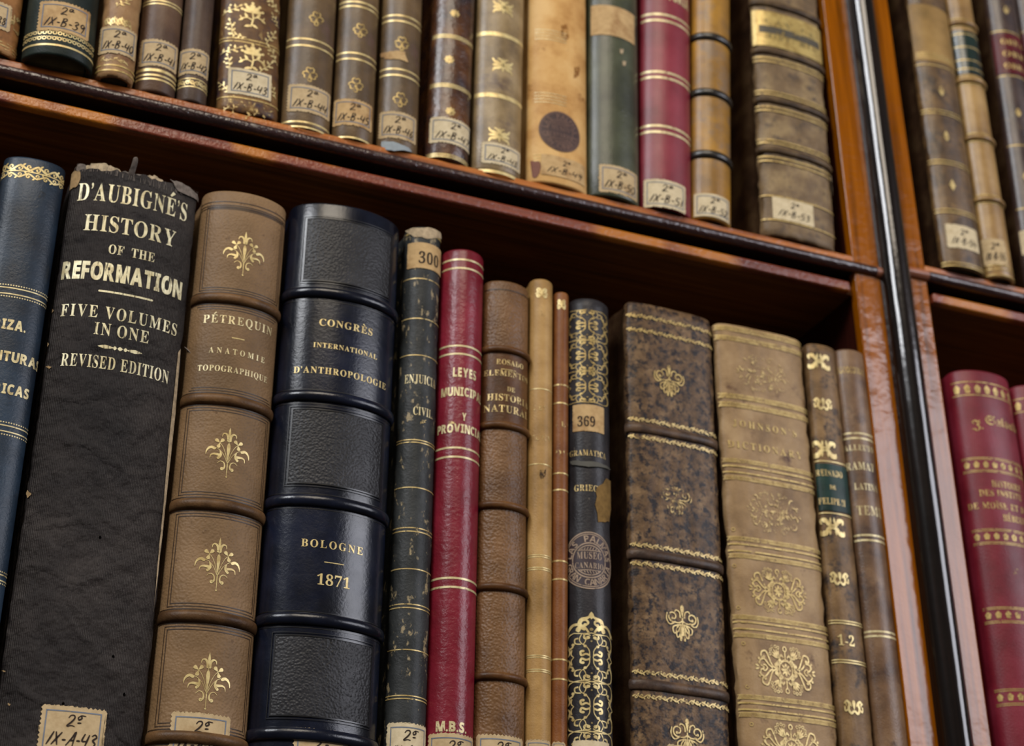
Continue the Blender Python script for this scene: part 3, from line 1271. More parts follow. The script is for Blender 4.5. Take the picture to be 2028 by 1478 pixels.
def patch(b, pts, mat, name, off=0.0003, jitter=0.35, seed=1):
    """irregular torn patch through the photograph spots pts"""
    rnd = random.Random(seed)
    q = [b.sv(*p) for p in pts]
    out = []
    n = len(q)
    for i in range(n):
        (x0, y0), (x1, y1) = q[i], q[(i + 1) % n]
        for t in (0, 0.25, 0.5, 0.75):
            d = 0 if t == 0 else jitter
            out.append((x0 + (x1 - x0) * t + rnd.uniform(-d, d), y0 + (y1 - y0) * t + rnd.uniform(-d, d)))
    a = Art()
    a.poly(out)
    return b.wrap(a, name, mat, off)


# ------------------------------------------------------------------ lower shelf, left bay
LOW = 'books on the lower shelf left of the post'
ZB = Z_LOW

# tan book cut by the frame
m = leather('tan_calf', '#6d5233', '#94744a', '#ab8a5c', 50)
b = Book('tan book at the far left edge of the lower shelf, only its corner showing', LOW, ((-136, 300), (-272, 1100)), ((1, 300), (-146, 1100)), ZB, (-60, 290), 0.004, 0.004, m)

# dark blue book
m = leather('blue_morocco', '#131b25', '#1b2836', '#273646', 40, rough=0.36, grain=1000, depth=0.00012, spec=0.4, speck='#111820', speck_scale=220, speck_at=(0.62, 0.74))
b = Book('dark blue leather book with gilt dotted rules and capitals ending RIZA, at the left', LOW,
         ((4, 316), (-118, 1100)), ((136, 333), (8, 1153)), ZB, (72, 313), 0.004, 0.0055, m, sp=(2.2, 2.0))
ART = Art()
for px, ys in ((39, (568, 591)), (39, (844, 869)), (5, (1134, 1158))):
    d = Art()
    for y in ys:
        v = b.sv(px, y)[1]
        n = int(2 * b.S / 0.95)
        for i in range(n):
            d.disc(-b.S + 0.4 + i * 0.95, v, 0.3, 8)
    b.wrap(d, 'gilt_dotted_rule', M_GOLD_PALE)
    mid = (ys[0] + ys[1]) / 2
    b.rules([(px, mid - 6), (px, mid + 6)], 0.5, M_GOLD_PALE)
b.lettering([('RIZA.', (-14, 649), (50, 659), 20, {'style': 'heavy'}), ('NTURAS', (-14, 714), (74, 736), 20, {'style': 'heavy'}),
             ('RICAS', (-14, 776), (55, 792), 20, {'style': 'heavy'})], M_GOLD_PALE)
a = Art()
a.add(o_vine(2 * b.S * 0.96, 4.0), dy=2.0)
a.add(o_vine(2 * b.S * 0.96, 3.4), dy=-1.6, sx=-1)
a.rect(-b.S * 0.96, 0.0, b.S * 0.96, 0.5)
b.orn(a, 66, 342, 2 * b.S * 0.97, M_GOLD, name='gilt_roll')

# brown cloth history
m = leather('brown_ribbed_cloth', '#1e1a19', '#2b2624', '#393330', 30, rough=0.6, grain=520, depth=0.00022, spec=0.3, grain_kind='rib', coarse=0.0022,
            scuff='#5c504c', scuff_scale=(110, 110, 110), scuff_at=(0.68, 0.82))
b = Book("thick brown ribbed cloth book lettered HISTORY OF THE REFORMATION, its top torn", LOW,
         ((137, 361), (14, 1262)), ((394, 395), (280, 1467)), ZB, (262, 340), 0.004, 0.0085, m, sp=(2.2, 1.7), rough=0.0003, jag=0.0016)
AUB = b
b.lettering([("D'AUBIGNÉ'S".replace("'", "’"), (154, 388), (367, 450), 35), ('HISTORY', (166, 450), (345, 497), 32), ('OF THE', (214, 502), (305, 520), 18, {'space': 0.6}),
             ('REFORMATION', (122, 547), (357, 601), 35, {'style': 'heavy', 'gap': 0.08}),
             ('FIVE VOLUMES', (120, 624), (348, 670), 24, {'gap': 0.16}), ('IN ONE', (185, 662), (293, 681), 24, {'gap': 0.16, 'space': 0.3}),
             ('REVISED EDITION', (120, 723), (332, 763), 25, {'gap': 0.12})], M_GOLD_STREAK)
a = Art()
(x0, v0), (x1, v1) = b.sv(197, 574), b.sv(301, 594)
vm = b.sv(249, 584)[1]
a.stroke([(x0, vm), (x1, vm)], 0.8, 0.8, cap=True)
b.wrap(a, 'gilt_rule', M_GOLD_STREAK)
a = Art()
s0, v0 = b.sv(238, 692)
a.leaf(s0 - 8.4, v0, 0, 6.2, 1.6)
a.leaf(s0 + 8.4, v0, 180, 6.2, 1.6)
for x, r in ((-2.0, 0.75), (0, 1.0), (2.0, 0.75)):
    a.leaf(s0 + x - r, v0, 0, 2 * r, 1.7)
b.wrap(a, 'gilt_ornament', M_GOLD_STREAK)
M_TORN = plain('torn_lining_cloth', '#b5a183', 0.9, 0.1, None, 0.6, 500)
M_TORN_GREY = plain('frayed_cloth', '#7a7068', 0.9, 0.1, None, 0.5, 500)
M_NICK = plain('bared_board', '#a08560', 0.9, 0.1, None, 0.7, 500)
patch(b, [(168, 326), (186, 321), (206, 320), (222, 327), (240, 337), (244, 352), (172, 348)], M_TORN, 'torn_lining', -0.0010, 0.5, 3)
patch(b, [(288, 349), (297, 344), (312, 347), (326, 358), (336, 369), (334, 384), (290, 370)], M_TORN, 'torn_lining', -0.0010, 0.5, 4)
patch(b, [(142, 330), (156, 321), (170, 325), (176, 345), (150, 352)], M_TORN_GREY, 'torn_lining', -0.0012, 0.6, 12)
patch(b, [(243, 336), (262, 338), (290, 345), (292, 362), (244, 356)], M_TORN_GREY, 'torn_lining', -0.0013, 0.6, 13)
fr = Art()
rnd = random.Random(5)
for i in range(60):
    px = 142 + 250 * rnd.random()
    py = 330 + max(0, px - 200) * 0.28
    s_, v_ = b.sv(px, py + 6)
    L = 0.8 + 2.0 * rnd.random() ** 2
    dx = rnd.uniform(-0.9, 0.9)
    fr.stroke([(s_, v_ - 1.2), (s_ + dx * 0.4, v_ + L * 0.5), (s_ + dx, v_ + L)], 0.16, 0.06, sub=3)
b.wrap(fr, 'frayed_threads', M_TORN_GREY, 0.0004)
patch(b, [(140, 345), (158, 338), (160, 355), (150, 372), (139, 378)], M_NICK, 'torn_corner', 0.0003, 0.5, 5)
patch(b, [(335, 356), (366, 368), (392, 394), (394, 402), (352, 380)], M_TORN_GREY, 'frayed_edge', 0.0006, 0.7, 6)
for i, (x, y, w_, h_) in enumerate(((98, 616, 9, 5), (94, 682, 4, 5), (88, 696, 3, 7), (97, 728, 6, 3), (55, 979, 8, 8), (8, 1330, 4, 2), (18, 1396, 3, 3))):
    patch(b, [(x - w_, y - 1), (x, y - h_), (x + w_, y), (x + 1, y + h_)], M_NICK, 'nick', 0.0002, 0.15, 10 + i)
M_HOLE = plain('worm_hole_shadow', '#050404', 0.9, 0.0)
for i, (x, y) in enumerate(((198, 1065), (224, 1301), (246, 1376), (125, 1394))):
    patch(b, [(x - 3, y), (x, y - 4), (x + 3, y), (x, y + 4)], M_HOLE, 'worm_hole', 0.0001, 0.1, 30 + i)
patch(b, [(352, 700), (357, 690), (347, 815), (338, 900), (326, 1010), (314, 1120), (303, 1215), (312, 1110), (323, 1000), (333, 880), (343, 790)], M_TORN, 'bared_joint', 0.0002, 0.15, 8)
b.label((85, 1396), (210, 1410), 15.6, ['2o', 'IX-A-43'])
# a torn flap curling off the top and one off the joint
for pts, wd in (([(258, 352, -0.001), (262, 340, 0.001), (266, 330, 0.003), (265, 322, 0.004)], 0.0030), ([(366, 690, 0.000), (368, 702, 0.003), (376, 714, 0.004), (384, 713, 0.003)], 0.0030)):
    verts, faces = [], []
    for i, (px, py, o) in enumerate(pts):
        s_, v_ = b.sv(px, py)
        for d in (-1, 1):
            verts.append(tuple(b.pt(s_ + d * wd * 500 * (1 - 0.25 * i / 2), v_ + d * 0.4, 0.0005 + o)))
    for i in range(len(pts) - 1):
        faces.append((2 * i, 2 * i + 1, 2 * i + 3, 2 * i + 2))
    f_ = link('torn_flap', mesh_from('torn_flap', verts, faces, 60), M_TORN_GREY, b.root)
    md = f_.modifiers.new('thick', 'SOLIDIFY')
    md.thickness = 0.0006
    md = f_.modifiers.new('round', 'SUBSURF')
    md.levels = md.render_levels = 2

# Petrequin
m = leather('brown_grained_calf', '#5f4930', '#775d40', '#886d4f', 24, rough=0.5, grain=1100, depth=0.00016, spec=0.3, grain_kind='pebble',
            speck='#4a331e', speck_scale=300, speck_at=(0.62, 0.76), contrast=0.2)
mb = leather('brown_band_calf', '#3a2717', '#4f3822', '#6a4d30', 60, rough=0.4, grain=1200)
M_TOOL = plain('blind_tooling', '#35220f', 0.45, 0.4)
b = Book('brown grained leather book lettered ANATOMIE TOPOGRAPHIQUE with four gilt palmettes', LOW,
         ((397, 420), (293, 1440)), ((567, 430), (488, 1447)), ZB, (478, 379), 0.004, 0.0095, m, sp=(2.0, 1.9))
bys = [(468, 594), (449, 793), (431, 1001), (411, 1223), (390, 1462)]
vb = []
for p in bys:
    b.band(p[0], p[1], 4.4, 2.0, mb)
    vb.append(b.sv(*p)[1])
topv = b.sv(478, 398)[1]
b.rules([(478, 402), (478, 409), (478, 414)], 0.35, M_TOOL, 'blind_tooled_rule')
edges = [topv - 1] + vb
for i in range(5):
    hi, lo = edges[i] - (3.6 if i else 2.2), edges[i + 1] + 3.6
    a = Art()
    S = b.S
    for k, ins in ((0, 0), (1, 1.1)):
        xs = S * 0.80 - ins
        w = 0.32
        a.rect(-xs, hi - ins - w, xs, hi - ins)
        a.rect(-xs, lo + ins, xs, lo + ins + w)
        if i != 1:
            a.rect(-xs, lo + ins, -xs + w, hi - ins)
            a.rect(xs - w, lo + ins, xs, hi - ins)
    for vv in (edges[i + 1] + 2.7, edges[i + 1] - 2.6):
        a.rect(-S * 0.97, vv - 0.2, S * 0.97, vv + 0.2)
    b.wrap(a, 'blind_tooled_frame', M_TOOL, 0.0001)
for x, y in ((484, 503), (452, 897), (432, 1118), (411, 1349)):
    b.orn(o_palmette(), x, y, 16.8, M_GOLD, hmm=20.6)
b.lettering([('PÉTREQUIN', (402, 641), (537, 666), 16, {'gap': 0.16}), ('ANATOMIE', (413, 700), (523, 719), 11, {'gap': 0.42}),
             ('TOPOGRAPHIQUE', (391, 736), (528, 759), 11.5, {'gap': 0.14})], M_GOLD_PALE)
a = Art()
(x0, v0), (x1, v1) = b.sv(459, 670), b.sv(484, 673)
a.rect(x0, (v0 + v1) / 2 - 0.2, x1, (v0 + v1) / 2 + 0.2)
b.wrap(a, 'gilt_rule', M_GOLD)
b.label((341, 1414), (455, 1420), 15.6, ['2o', 'IX-A-44'])

# Congres
m = leather('black_blue_morocco', '#090b13', '#0e121f', '#151a2b', 40, rough=0.22, grain=800, depth=0.00006, spec=0.55)
mp = leather('black_pebbled_morocco', '#151517', '#1e1e21', '#29292c', 40, rough=0.42, grain=1100, depth=0.00022, spec=0.4, grain_kind='pebble')
b = Book("wide black-blue leather book lettered CONGRES INTERNATIONAL D'ANTHROPOLOGIE BOLOGNE 1871", LOW,
         ((567, 430), (500, 1408)), ((795, 470), (738, 1447)), ZB, (660, 402), 0.004, 0.0125, m, sp=(2.0, 2.0))
for p in ((673, 584), (657, 788), (642, 994), (634, 1229), (612, 1456)):
    b.band(p[0], p[1], 4.8, 1.9, m, 0.6)
M_TOOLB = plain('black_tooled_line', '#08080c', 0.3, 0.5)
for i, (pt_, pb_) in enumerate((((684, 437), (676, 562)), ((655, 813), (645, 962)), ((634, 1261), (620, 1422)))):
    v1, v0 = b.sv(*pt_)[1], b.sv(*pb_)[1]
    a = Art()
    a.rect(-b.S * 0.66, v0, b.S * 0.66, v1)
    pn = b.wrap(a, 'grained_panel', mp, 0.0002)
    a = Art()
    S = b.S * 0.66
    for ins, w in ((0, 0.5), (-1.0, 0.3)):
        xa, ya, yb = S - ins, v0 + ins, v1 - ins
        a.rect(-xa, yb - w, xa, yb)
        a.rect(-xa, ya, xa, ya + w)
        a.rect(-xa, ya, -xa + w, yb)
        a.rect(xa - w, ya, xa, yb)
    b.wrap(a, 'blind_tooled_frame', M_TOOLB, 0.0004, pn)
b.rules([(673, 572), (673, 600), (657, 775), (657, 803), (642, 980), (642, 1010), (634, 1214), (634, 1246)], 0.35, M_TOOLB, 'blind_tooled_rule')
b.lettering([('CONGRÈS', (632, 646), (737, 665), 13.5, {'gap': 0.14}), ('INTERNATIONAL', (620, 690), (746, 711), 9.5, {'gap': 0.12}),
             ("D’ANTHROPOLOGIE", (581, 743), (763, 770), 12.5, {'gap': 0.14})], M_GOLD)
b.lettering([('BOLOGNE', (596, 1085), (718, 1098), 15, {'gap': 0.2}), ('1871', (627, 1159), (692, 1166), 21, {'gap': 0.1})], M_GOLD)
a = Art()
(x0, v0), (x1, v1) = b.sv(642, 1115), b.sv(681, 1118)
a.rect(x0, (v0 + v1) / 2 - 0.16, x1, (v0 + v1) / 2 + 0.16)
b.wrap(a, 'gilt_rule', M_GOLD)
b.label((583, 1445), (690, 1452), 15.6, ['2o', 'IX-A-45'], torn=0.5)

# Enjuiciamiento civil
m = leather('black_scuffed_cloth', '#1c1e1e', '#282a2a', '#343636', 60, rough=0.42, grain=900, depth=0.00015, scuff='#8f8062', scuff_scale=(260, 260, 130),
            scuff_at=(0.58, 0.62))
b = Book('narrow scuffed black book lettered ENJUICIAMIENTO CIVIL with a tan number slip at its top', LOW,
         ((800, 470), (764, 1411)), ((875, 484), (842, 1411)), ZB, (838, 448), 0.004, 0.006, m, rough=0.0003)
b.rules([(843, 553), (840, 632), (834, 704), (829, 872), (829, 877), (824, 966), (822, 1046), (822, 1053), (817, 1127), (813, 1197), (813, 1204),
         (809, 1287), (805, 1378), (805, 1384)], 0.42, M_GOLD_WORN)
patch(b, [(802, 458), (838, 452), (872, 462), (874, 476), (846, 474), (820, 470)], M_TORN, 'worn_head', 0.00025, 0.4, 40)
b.rules([(838, 461, 1.0)], 1.0, M_GOLD_WORN)
sl = b.label((808, 490), (874, 499), (806, 540), None, M_PAPER_TAN, frame=False, teeth=False, name='number_slip')
a = Art()
b.line(a, '300', (829, 524), (866, 530), 22)
b.wrap(a, 'printed_number', M_INK, 0.0004, sl)
b.lettering([('ENJUICIA', (801, 764), (861, 768), 17, {'gap': 0.08}), ('CIVIL.', (818, 824), (856, 829), 16, {'gap': 0.08})], M_GOLD_PALE)
b.orn(o_spray(), 838, 836, 2.6, M_GOLD_WORN)
b.label((768, 1437), (842, 1441), 15, ['2o', 'IX-A-46'], M_PAPER_LIGHT)

# Leyes
m = leather('crimson_grained_leather', '#581019', '#6e1725', '#812232', 36, rough=0.30, grain=520, depth=0.00022, spec=0.5, contrast=0.22)
b = Book('crimson leather book lettered LEYES MUNICIPAL Y PROVINCIAL, initials M.B.S. at its foot', LOW,
         ((877, 500), (842, 1430)), ((956, 530), (938, 1440)), ZB, (910, 492), 0.004, 0.0075, m)
b.rules([(915, 514), (915, 531), (912, 685), (912, 701), (908, 887), (907, 905), (900, 1145), (900, 1163)], 0.85, M_GOLD_PALE)
b.lettering([('LEYES', (897, 748), (942, 753), 18, {'style': 'heavy', 'gap': 0.12}), ('MUNICIPAL', (871, 791), (951, 803), 17, {'style': 'heavy', 'gap': 0.08}),
             ('Y', (915, 833), (923, 834), 15, {'style': 'heavy'}), ('PROVINCIAL', (865, 862), (950, 879), 17, {'style': 'heavy', 'gap': 0.08})], M_GOLD_PALE)
b.lettering([('M.B.S.', (863, 1450), (923, 1453), 20, {'style': 'heavy', 'gap': 0.08})], M_GOLD_PALE)
patch(b, [(886, 834), (904, 836), (902, 842), (888, 841)], M_GOLD_RUB, 'stray_gilding', 0.0002, 0.4, 50)
b.label((846, 1459), (935, 1465), 15, ['2o', 'IX-A-47'])

# Elementos de historia natural
m = leather('brown_pebbled_calf', '#482f1b', '#644629', '#7b593a', 34, rough=0.40, grain=1000, depth=0.00028, spec=0.4, grain_kind='pebble', contrast=0.2)
mt = leather('brown_smooth_calf', '#3c2512', '#52341b', '#664626', 60, rough=0.36, grain=1000)
b = Book('brown pebbled leather book with raised bands lettered ELEMENTOS DE HISTORIA NATURAL', LOW,
         ((958, 560), (939, 1440)), ((1047.5, 575), (1037, 1411)), ZB, (995, 555), 0.004, 0.0055, m)
for p in ((995, 692), (1000, 843), (996, 1001), (994, 1163), (990, 1340)):
    b.band(p[0], p[1], 3.4, 1.7, mt, 0.7)
v1, v0 = b.sv(995, 700)[1], b.sv(1000, 835)[1]
a = Art()
a.rect(-b.S * 0.99, v0, b.S * 0.99, v1)
b.wrap(a, 'title_panel', mt, 0.0001)
b.rules([(1001, 574)], 0.5, M_TOOL, 'blind_tooled_rule')
b.lettering([('ROSADO', (983, 724), (1035, 731), 10), ('ELEMENTOS', (958, 750), (1043, 760), 11), ('DE', (1004, 776), (1019, 778), 9),
             ('HISTORIA', (965, 797), (1043, 809), 13), ('NATURAL', (958, 820), (1043, 833), 14)], M_GOLD_WORN, 0.0003)
a = Art()
(x0, v0), (x1, v1) = b.sv(992, 732), b.sv(1021, 736)
a.rect(x0, (v0 + v1) / 2 - 0.15, x1, (v0 + v1) / 2 + 0.15)
b.wrap(a, 'gilt_rule', M_GOLD_WORN, 0.0003)
b.label((945, 1460), (1033, 1463), 15, ['2o', 'IX-A-48'])

# two thin books
m = leather('tan_polished_calf', '#7f6136', '#9d7a48', '#b28f5a', 40, rough=0.4, grain=1300, speck='#5d4426', speck_scale=160, speck_at=(0.66, 0.78))
b = Book('thin light tan book lettered LEY, taller of the two thin volumes', LOW,
         ((1049, 562), (1040.5, 1411)), ((1094.5, 562), (1090.5, 1448)), ZB, (1073, 552), 0.004, 0.004, m)
b.rules([(1070, 770), (1069, 919), (1067, 1099), (1067, 1103), (1066, 1124), (1066, 1128), (1065, 1298), (1065, 1302), (1064, 1326), (1064, 1330)], 0.35, M_GOLD)
b.orn(o_scroll_block(), 1073, 580, 5.5, M_GOLD, hmm=5.0)
b.lettering([('LEY', (1057, 813), (1083, 815), 9), ('TUNV', (1048, 876), (1090, 878), 10)], M_GOLD_RUB)
patch(b, [(1070, 930), (1082, 928), (1080, 945), (1072, 950)], plain('dark_stain', '#3a2a18', 0.7, 0.2, (0.5, 420)), 'stain', 0.0001, 0.6, 60)
b.label((1041, 1468), (1088, 1472), 12, None)

m = leather('thin_brown_calf', '#5a3217', '#70421f', '#83542c', 40, rough=0.38, grain=1300)
b = Book('thinnest book, reddish brown calf, between the tan LEY volume and the black lattice-gilt grammar', LOW,
         ((1095.5, 585), (1091, 1448)), ((1127, 592), (1122, 1448)), ZB, (1112, 578), 0.004, 0.003, m)
b.rules([(1111, 762), (1111, 798), (1109, 937), (1108, 970), (1106, 1111), (1106, 1147), (1105, 1306), (1104, 1345)], 0.65, M_GOLD_WORN)
b.orn(o_scroll_block(), 1112, 603, 4.2, M_GOLD, hmm=5.0)
b.lettering([('LEY', (1100, 848), (1125, 850), 10), ('DIN', (1099, 905), (1125, 907), 10)], M_GOLD_RUB)
b.label((1092, 1472), (1118, 1474), 10, None)

# Gramatica griega
m = leather('black_rubbed_sheep', '#1d1b1d', '#282628', '#363335', 50, rough=0.34, grain=1000, scuff='#6d655a', scuff_scale=(130, 130, 90), scuff_at=(0.64, 0.72))
b = Book('black GRAMATICA GRIEGA book covered in gilt lattice with a round museum stamp and slip 369', LOW,
         ((1128, 602), (1122, 1448)), ((1202, 612), (1215, 1448)), ZB, (1162, 590), 0.004, 0.0065, m, rough=0.0003)
a = o_lattice(3)
c = Art()
c.add(a)
b.orn(c, 1163, 704, 2 * b.S * 0.95, M_GOLD_OLD, hmm=b.sv(1162, 612)[1] - b.sv(1165, 797)[1], name='gilt_lattice')
sl = b.label((1133, 802), (1195, 813), (1132, 855), None, M_PAPER_TAN, frame=False, teeth=False, name='number_slip')
a = Art()
b.line(a, '369', (1144, 844), (1178, 848), 19)
b.wrap(a, 'printed_number', M_INK, 0.0004, sl)
b.lettering([('GRAMATICA', (1127, 905), (1199, 914), 11), ('GRIEG', (1137, 973), (1184, 977), 12)], M_GOLD_WORN)
patch(b, [(1182, 965), (1200, 948), (1209, 956), (1210, 1000), (1205, 1034), (1184, 1035), (1178, 1000)], plain('bared_leather', '#7d6136', 0.8, 0.15, None, 0.6, 300), 'worn_patch', 0.0003, 0.5, 70)
patch(b, [(1128, 918), (1160, 915), (1200, 924), (1207, 932), (1165, 926), (1130, 926)], plain('lifted_skin', '#4c4a42', 0.6, 0.3), 'torn_strip', 0.0006, 0.3, 71)
stamp(b, 1168, 1110, 11.6, plain('violet_stamp_ink', '#a08a74', 0.6, 0.3, (0.38, 400)), plain('violet_stamp_ground', '#33252b', 0.5, 0.3), ry=12.2)
a = o_lattice(3, crown=True)
b.orn(a, 1172, 1378, 2 * b.S * 0.98, M_GOLD, hmm=b.sv(1172, 1208)[1] - b.sv(1172, 1548)[1], name='gilt_lattice')
b.label((1130, 1471), (1205, 1474), 13, None, M_PAPER_LIGHT, frame=False, teeth=False)

# dark brown mottled calf
m = leather('mottled_dark_calf', '#3a2b1d', '#5c4630', '#826849', 150, rough=0.38, grain=1100, depth=0.00015, speck='#1f1a1c', speck_scale=330, speck_at=(0.47, 0.60),
            contrast=0.22, scuff='#8b7254', scuff_scale=(170, 170, 60), scuff_at=(0.68, 0.8))
b = Book('broad dark mottled calf book with no title, gilt shell ornaments and vine rolls', LOW,
         ((1241, 640), (1243, 1454)), ((1402, 645), (1448, 1423)), ZB, (1322, 610), 0.003, 0.0035, m, sp=(3.5, 2.0), rough=0.0005, depth=0.155, side=M_BOARD)
for x, y in ((1323, 638), (1320, 665), (1317, 840), (1320, 875), (1335, 1090), (1338, 1127), (1344, 1341), (1349, 1389)):
    v = b.sv(x, y)[1]
    a = Art()
    a.add(o_vine(2 * b.S * 0.95, 2.5), dy=v)
    b.wrap(a, 'gilt_roll', M_GOLD_WORN if y > 700 else M_GOLD_OLD, 0.00035)
mb2 = leather('mottled_band_calf', '#2f2520', '#43342a', '#5a4635', 120, rough=0.34, grain=1000, scuff='#9a8a74', scuff_scale=(150, 150, 150), scuff_at=(0.66, 0.76))
for x, y in ((1319, 857), (1337, 1108), (1347, 1365)):
    b.band(x, y, 4.6, 1.3, mb2, 0.8)
for x, y, mm in ((1325, 755, M_GOLD_OLD), (1339, 990, M_GOLD_RUB), (1351, 1235, M_GOLD_WORN), (1361, 1462, M_GOLD_WORN)):
    b.orn(o_fleuron(), x, y, 15.0, mm, hmm=15.4, off=0.0003)
b.label((1322, 1476), (1366, 1480), 12, None, frame=False)

# Johnson
m = leather('tan_rubbed_calf', '#6d553a', '#8f7452', '#a68b66', 46, rough=0.42, grain=1200, speck='#503526', speck_scale=80, speck_at=(0.60, 0.74), contrast=0.2,
            scuff='#4d3428', scuff_scale=(60, 60, 40), scuff_at=(0.66, 0.78))
b = Book("broad tan calf book lettered DICTIONARY with large gilt oval medallions", LOW,
         ((1414, 660), (1460, 1454)), ((1583, 690), (1655, 1420)), ZB, (1502, 652), 0.003, 0.0035, m, sp=(3.5, 2.0), rough=0.0006, depth=0.155, side=M_BOARD)
S = b.S * 0.975
for group, wm in ((((1497, 661), (1500, 680)), 1), (((1511, 795), (1513, 812)), 1)):
    for p in group:
        b.wrap(hatched(S, b.sv(*p)[1], 2.1), 'gilt_rule', M_GOLD_OLD, 0.0003)
for h1, l1, l2, h2 in (((1519, 922), (1519, 933), (1519, 945), (1519, 956)), ((1524, 1075), (1525, 1086), (1525, 1099), (1527, 1109)),
                       ((1538, 1230), (1538, 1240), (1539, 1253), (1539, 1265)), ((1555, 1388), (1556, 1400), (1556, 1413), (1558, 1423))):
    a = hatched(S, b.sv(*h1)[1], 1.7)
    a.add(hatched(S, b.sv(*h2)[1], 1.7))
    for p in (l1, l2):
        v = b.sv(*p)[1]
        a.rect(-S, v - 0.35, S, v + 0.35)
    b.wrap(a, 'gilt_rule', M_GOLD_OLD, 0.0003)
for x, y, w_, h_, mm in ((1510, 743, 27, 18.5, M_GOLD_RUB), (1533, 1016, 27, 19.5, M_GOLD_RUB), (1541, 1172, 28, 20, M_GOLD_OLD), (1556, 1328, 28.5, 20.5, M_GOLD_WORN), (1568, 1484, 28.5, 20.5, M_GOLD_WORN)):
    b.orn(o_medallion(), x, y, w_, mm, hmm=h_, off=0.0003)
for x, y in ((1452, 1049), (1454, 1121), (1462, 1204), (1472, 1275), (1480, 1361), (1488, 1435)):
    a = Art()
    a.ring(0, 0, 1, 0.45, 14)
    b.orn(a, x, y, 1.7, M_GOLD_OLD, off=0.0003, name='gilt_ring')
b.lettering([("JOHNSON’S", (1451, 845), (1577, 866), 12.5, {'gap': 0.34}), ('DICTIONARY', (1441, 886), (1588, 911), 13, {'gap': 0.26})], M_GOLD_OLD, 0.0003)
b.label((1538, 1477), (1590, 1483), 12, None, frame=False)

# Reinado de Felipe
m = leather('mottled_brown_calf', '#4b3925', '#6b5236', '#866a48', 70, rough=0.38, grain=1200, speck='#332b27', speck_scale=120, speck_at=(0.52, 0.66), contrast=0.2)
b = Book('narrow mottled calf book with a dark green title piece and the volume number 1-2', LOW,
         ((1594, 700), (1656, 1420)), ((1652, 700), (1728.5, 1469)), ZB, (1623, 681), 0.003, 0.0032, m, sp=(2.4, 1.8), rough=0.0003)
b.orn(o_arabesque(), 1622, 716, 11, M_GOLD, hmm=8.5, off=0.0003)
b.orn(o_omega(), 1630, 801, 8.8, M_GOLD, hmm=6.2, off=0.0003)
b.orn(o_arabesque(), 1633, 890, 11.5, M_GOLD, hmm=9, off=0.0003)
b.rules([(1636, 914), (1647, 1017), (1668, 1230), (1668, 1235), (1676, 1308), (1676, 1313)], 0.5, M_GOLD, off=0.0003)
v1, v0 = b.sv(1640, 919)[1], b.sv(1646, 1012)[1]
a = Art()
a.rect(-b.S * 0.97, v0, b.S * 0.97, v1)
tp = b.wrap(a, 'title_label', leather('green_title_skiver', '#0f231f', '#162f2a', '#1d3932', 60, rough=0.35, grain=1200), 0.0003)
a = Art()
b.line(a, 'REINADO', (1616, 946), (1667, 948), 12)
b.line(a, 'DE', (1643, 970), (1655, 971), 8)
b.line(a, 'FELIPE II', (1621, 1001), (1673, 1005), 12, space=0.25)
b.wrap(a, 'gilt_lettering', M_GOLD_WORN, 0.0005, tp)
b.orn(o_arabesque(), 1649, 1044, 11.5, M_GOLD, hmm=9, off=0.0003)
b.orn(o_omega(), 1663, 1147, 8.8, M_GOLD, hmm=6.2, off=0.0003)
b.lettering([('1-2', (1660, 1279), (1692, 1281), 20)], M_GOLD, 0.0003)
b.orn(o_omega(), 1691, 1402, 8.8, M_GOLD, hmm=6.2, off=0.0003)

# Gramatica latina
m = leather('brown_polished_calf', '#4f3928', '#694e37', '#7d6248', 50, rough=0.32, grain=1300, spec=0.5, speck='#3c2a22', speck_scale=60, speck_at=(0.54, 0.7))
b = Book('plain brown calf book lettered LATINA, last on the lower shelf against the post', LOW,
         ((1655, 705), (1730, 1469)), ((1707, 712), (1796, 1440)), ZB, (1680, 691), 0.003, 0.0045, m)
a = Art()
for i in range(5):
    for j in (0, 1):
        x = -10 + i * 4.4
        a.stroke([(x, -2), (x + 2.2, 2), (x + 4.4, -2)] if j else [(x, 2), (x + 2.2, -2), (x + 4.4, 2)], 0.5, 0.5, sub=1)
b.orn(a, 1685, 733, 2 * b.S * 0.8, M_GOLD_OLD, hmm=3.8)
b.rules([(1695, 858), (1695, 868), (1716, 1060), (1716, 1070), (1739, 1251), (1739, 1260)], 0.9, M_GOLD_PALE)
b.lettering([('ALLEUTO', (1673, 896), (1729, 899), 11), ('RAMAT', (1677, 934), (1731, 936), 15), ('LATINA', (1692, 973), (1737, 975), 13), ('TEMU', (1696, 1024), (1746, 1027), 18)],
            M_GOLD_PALE)

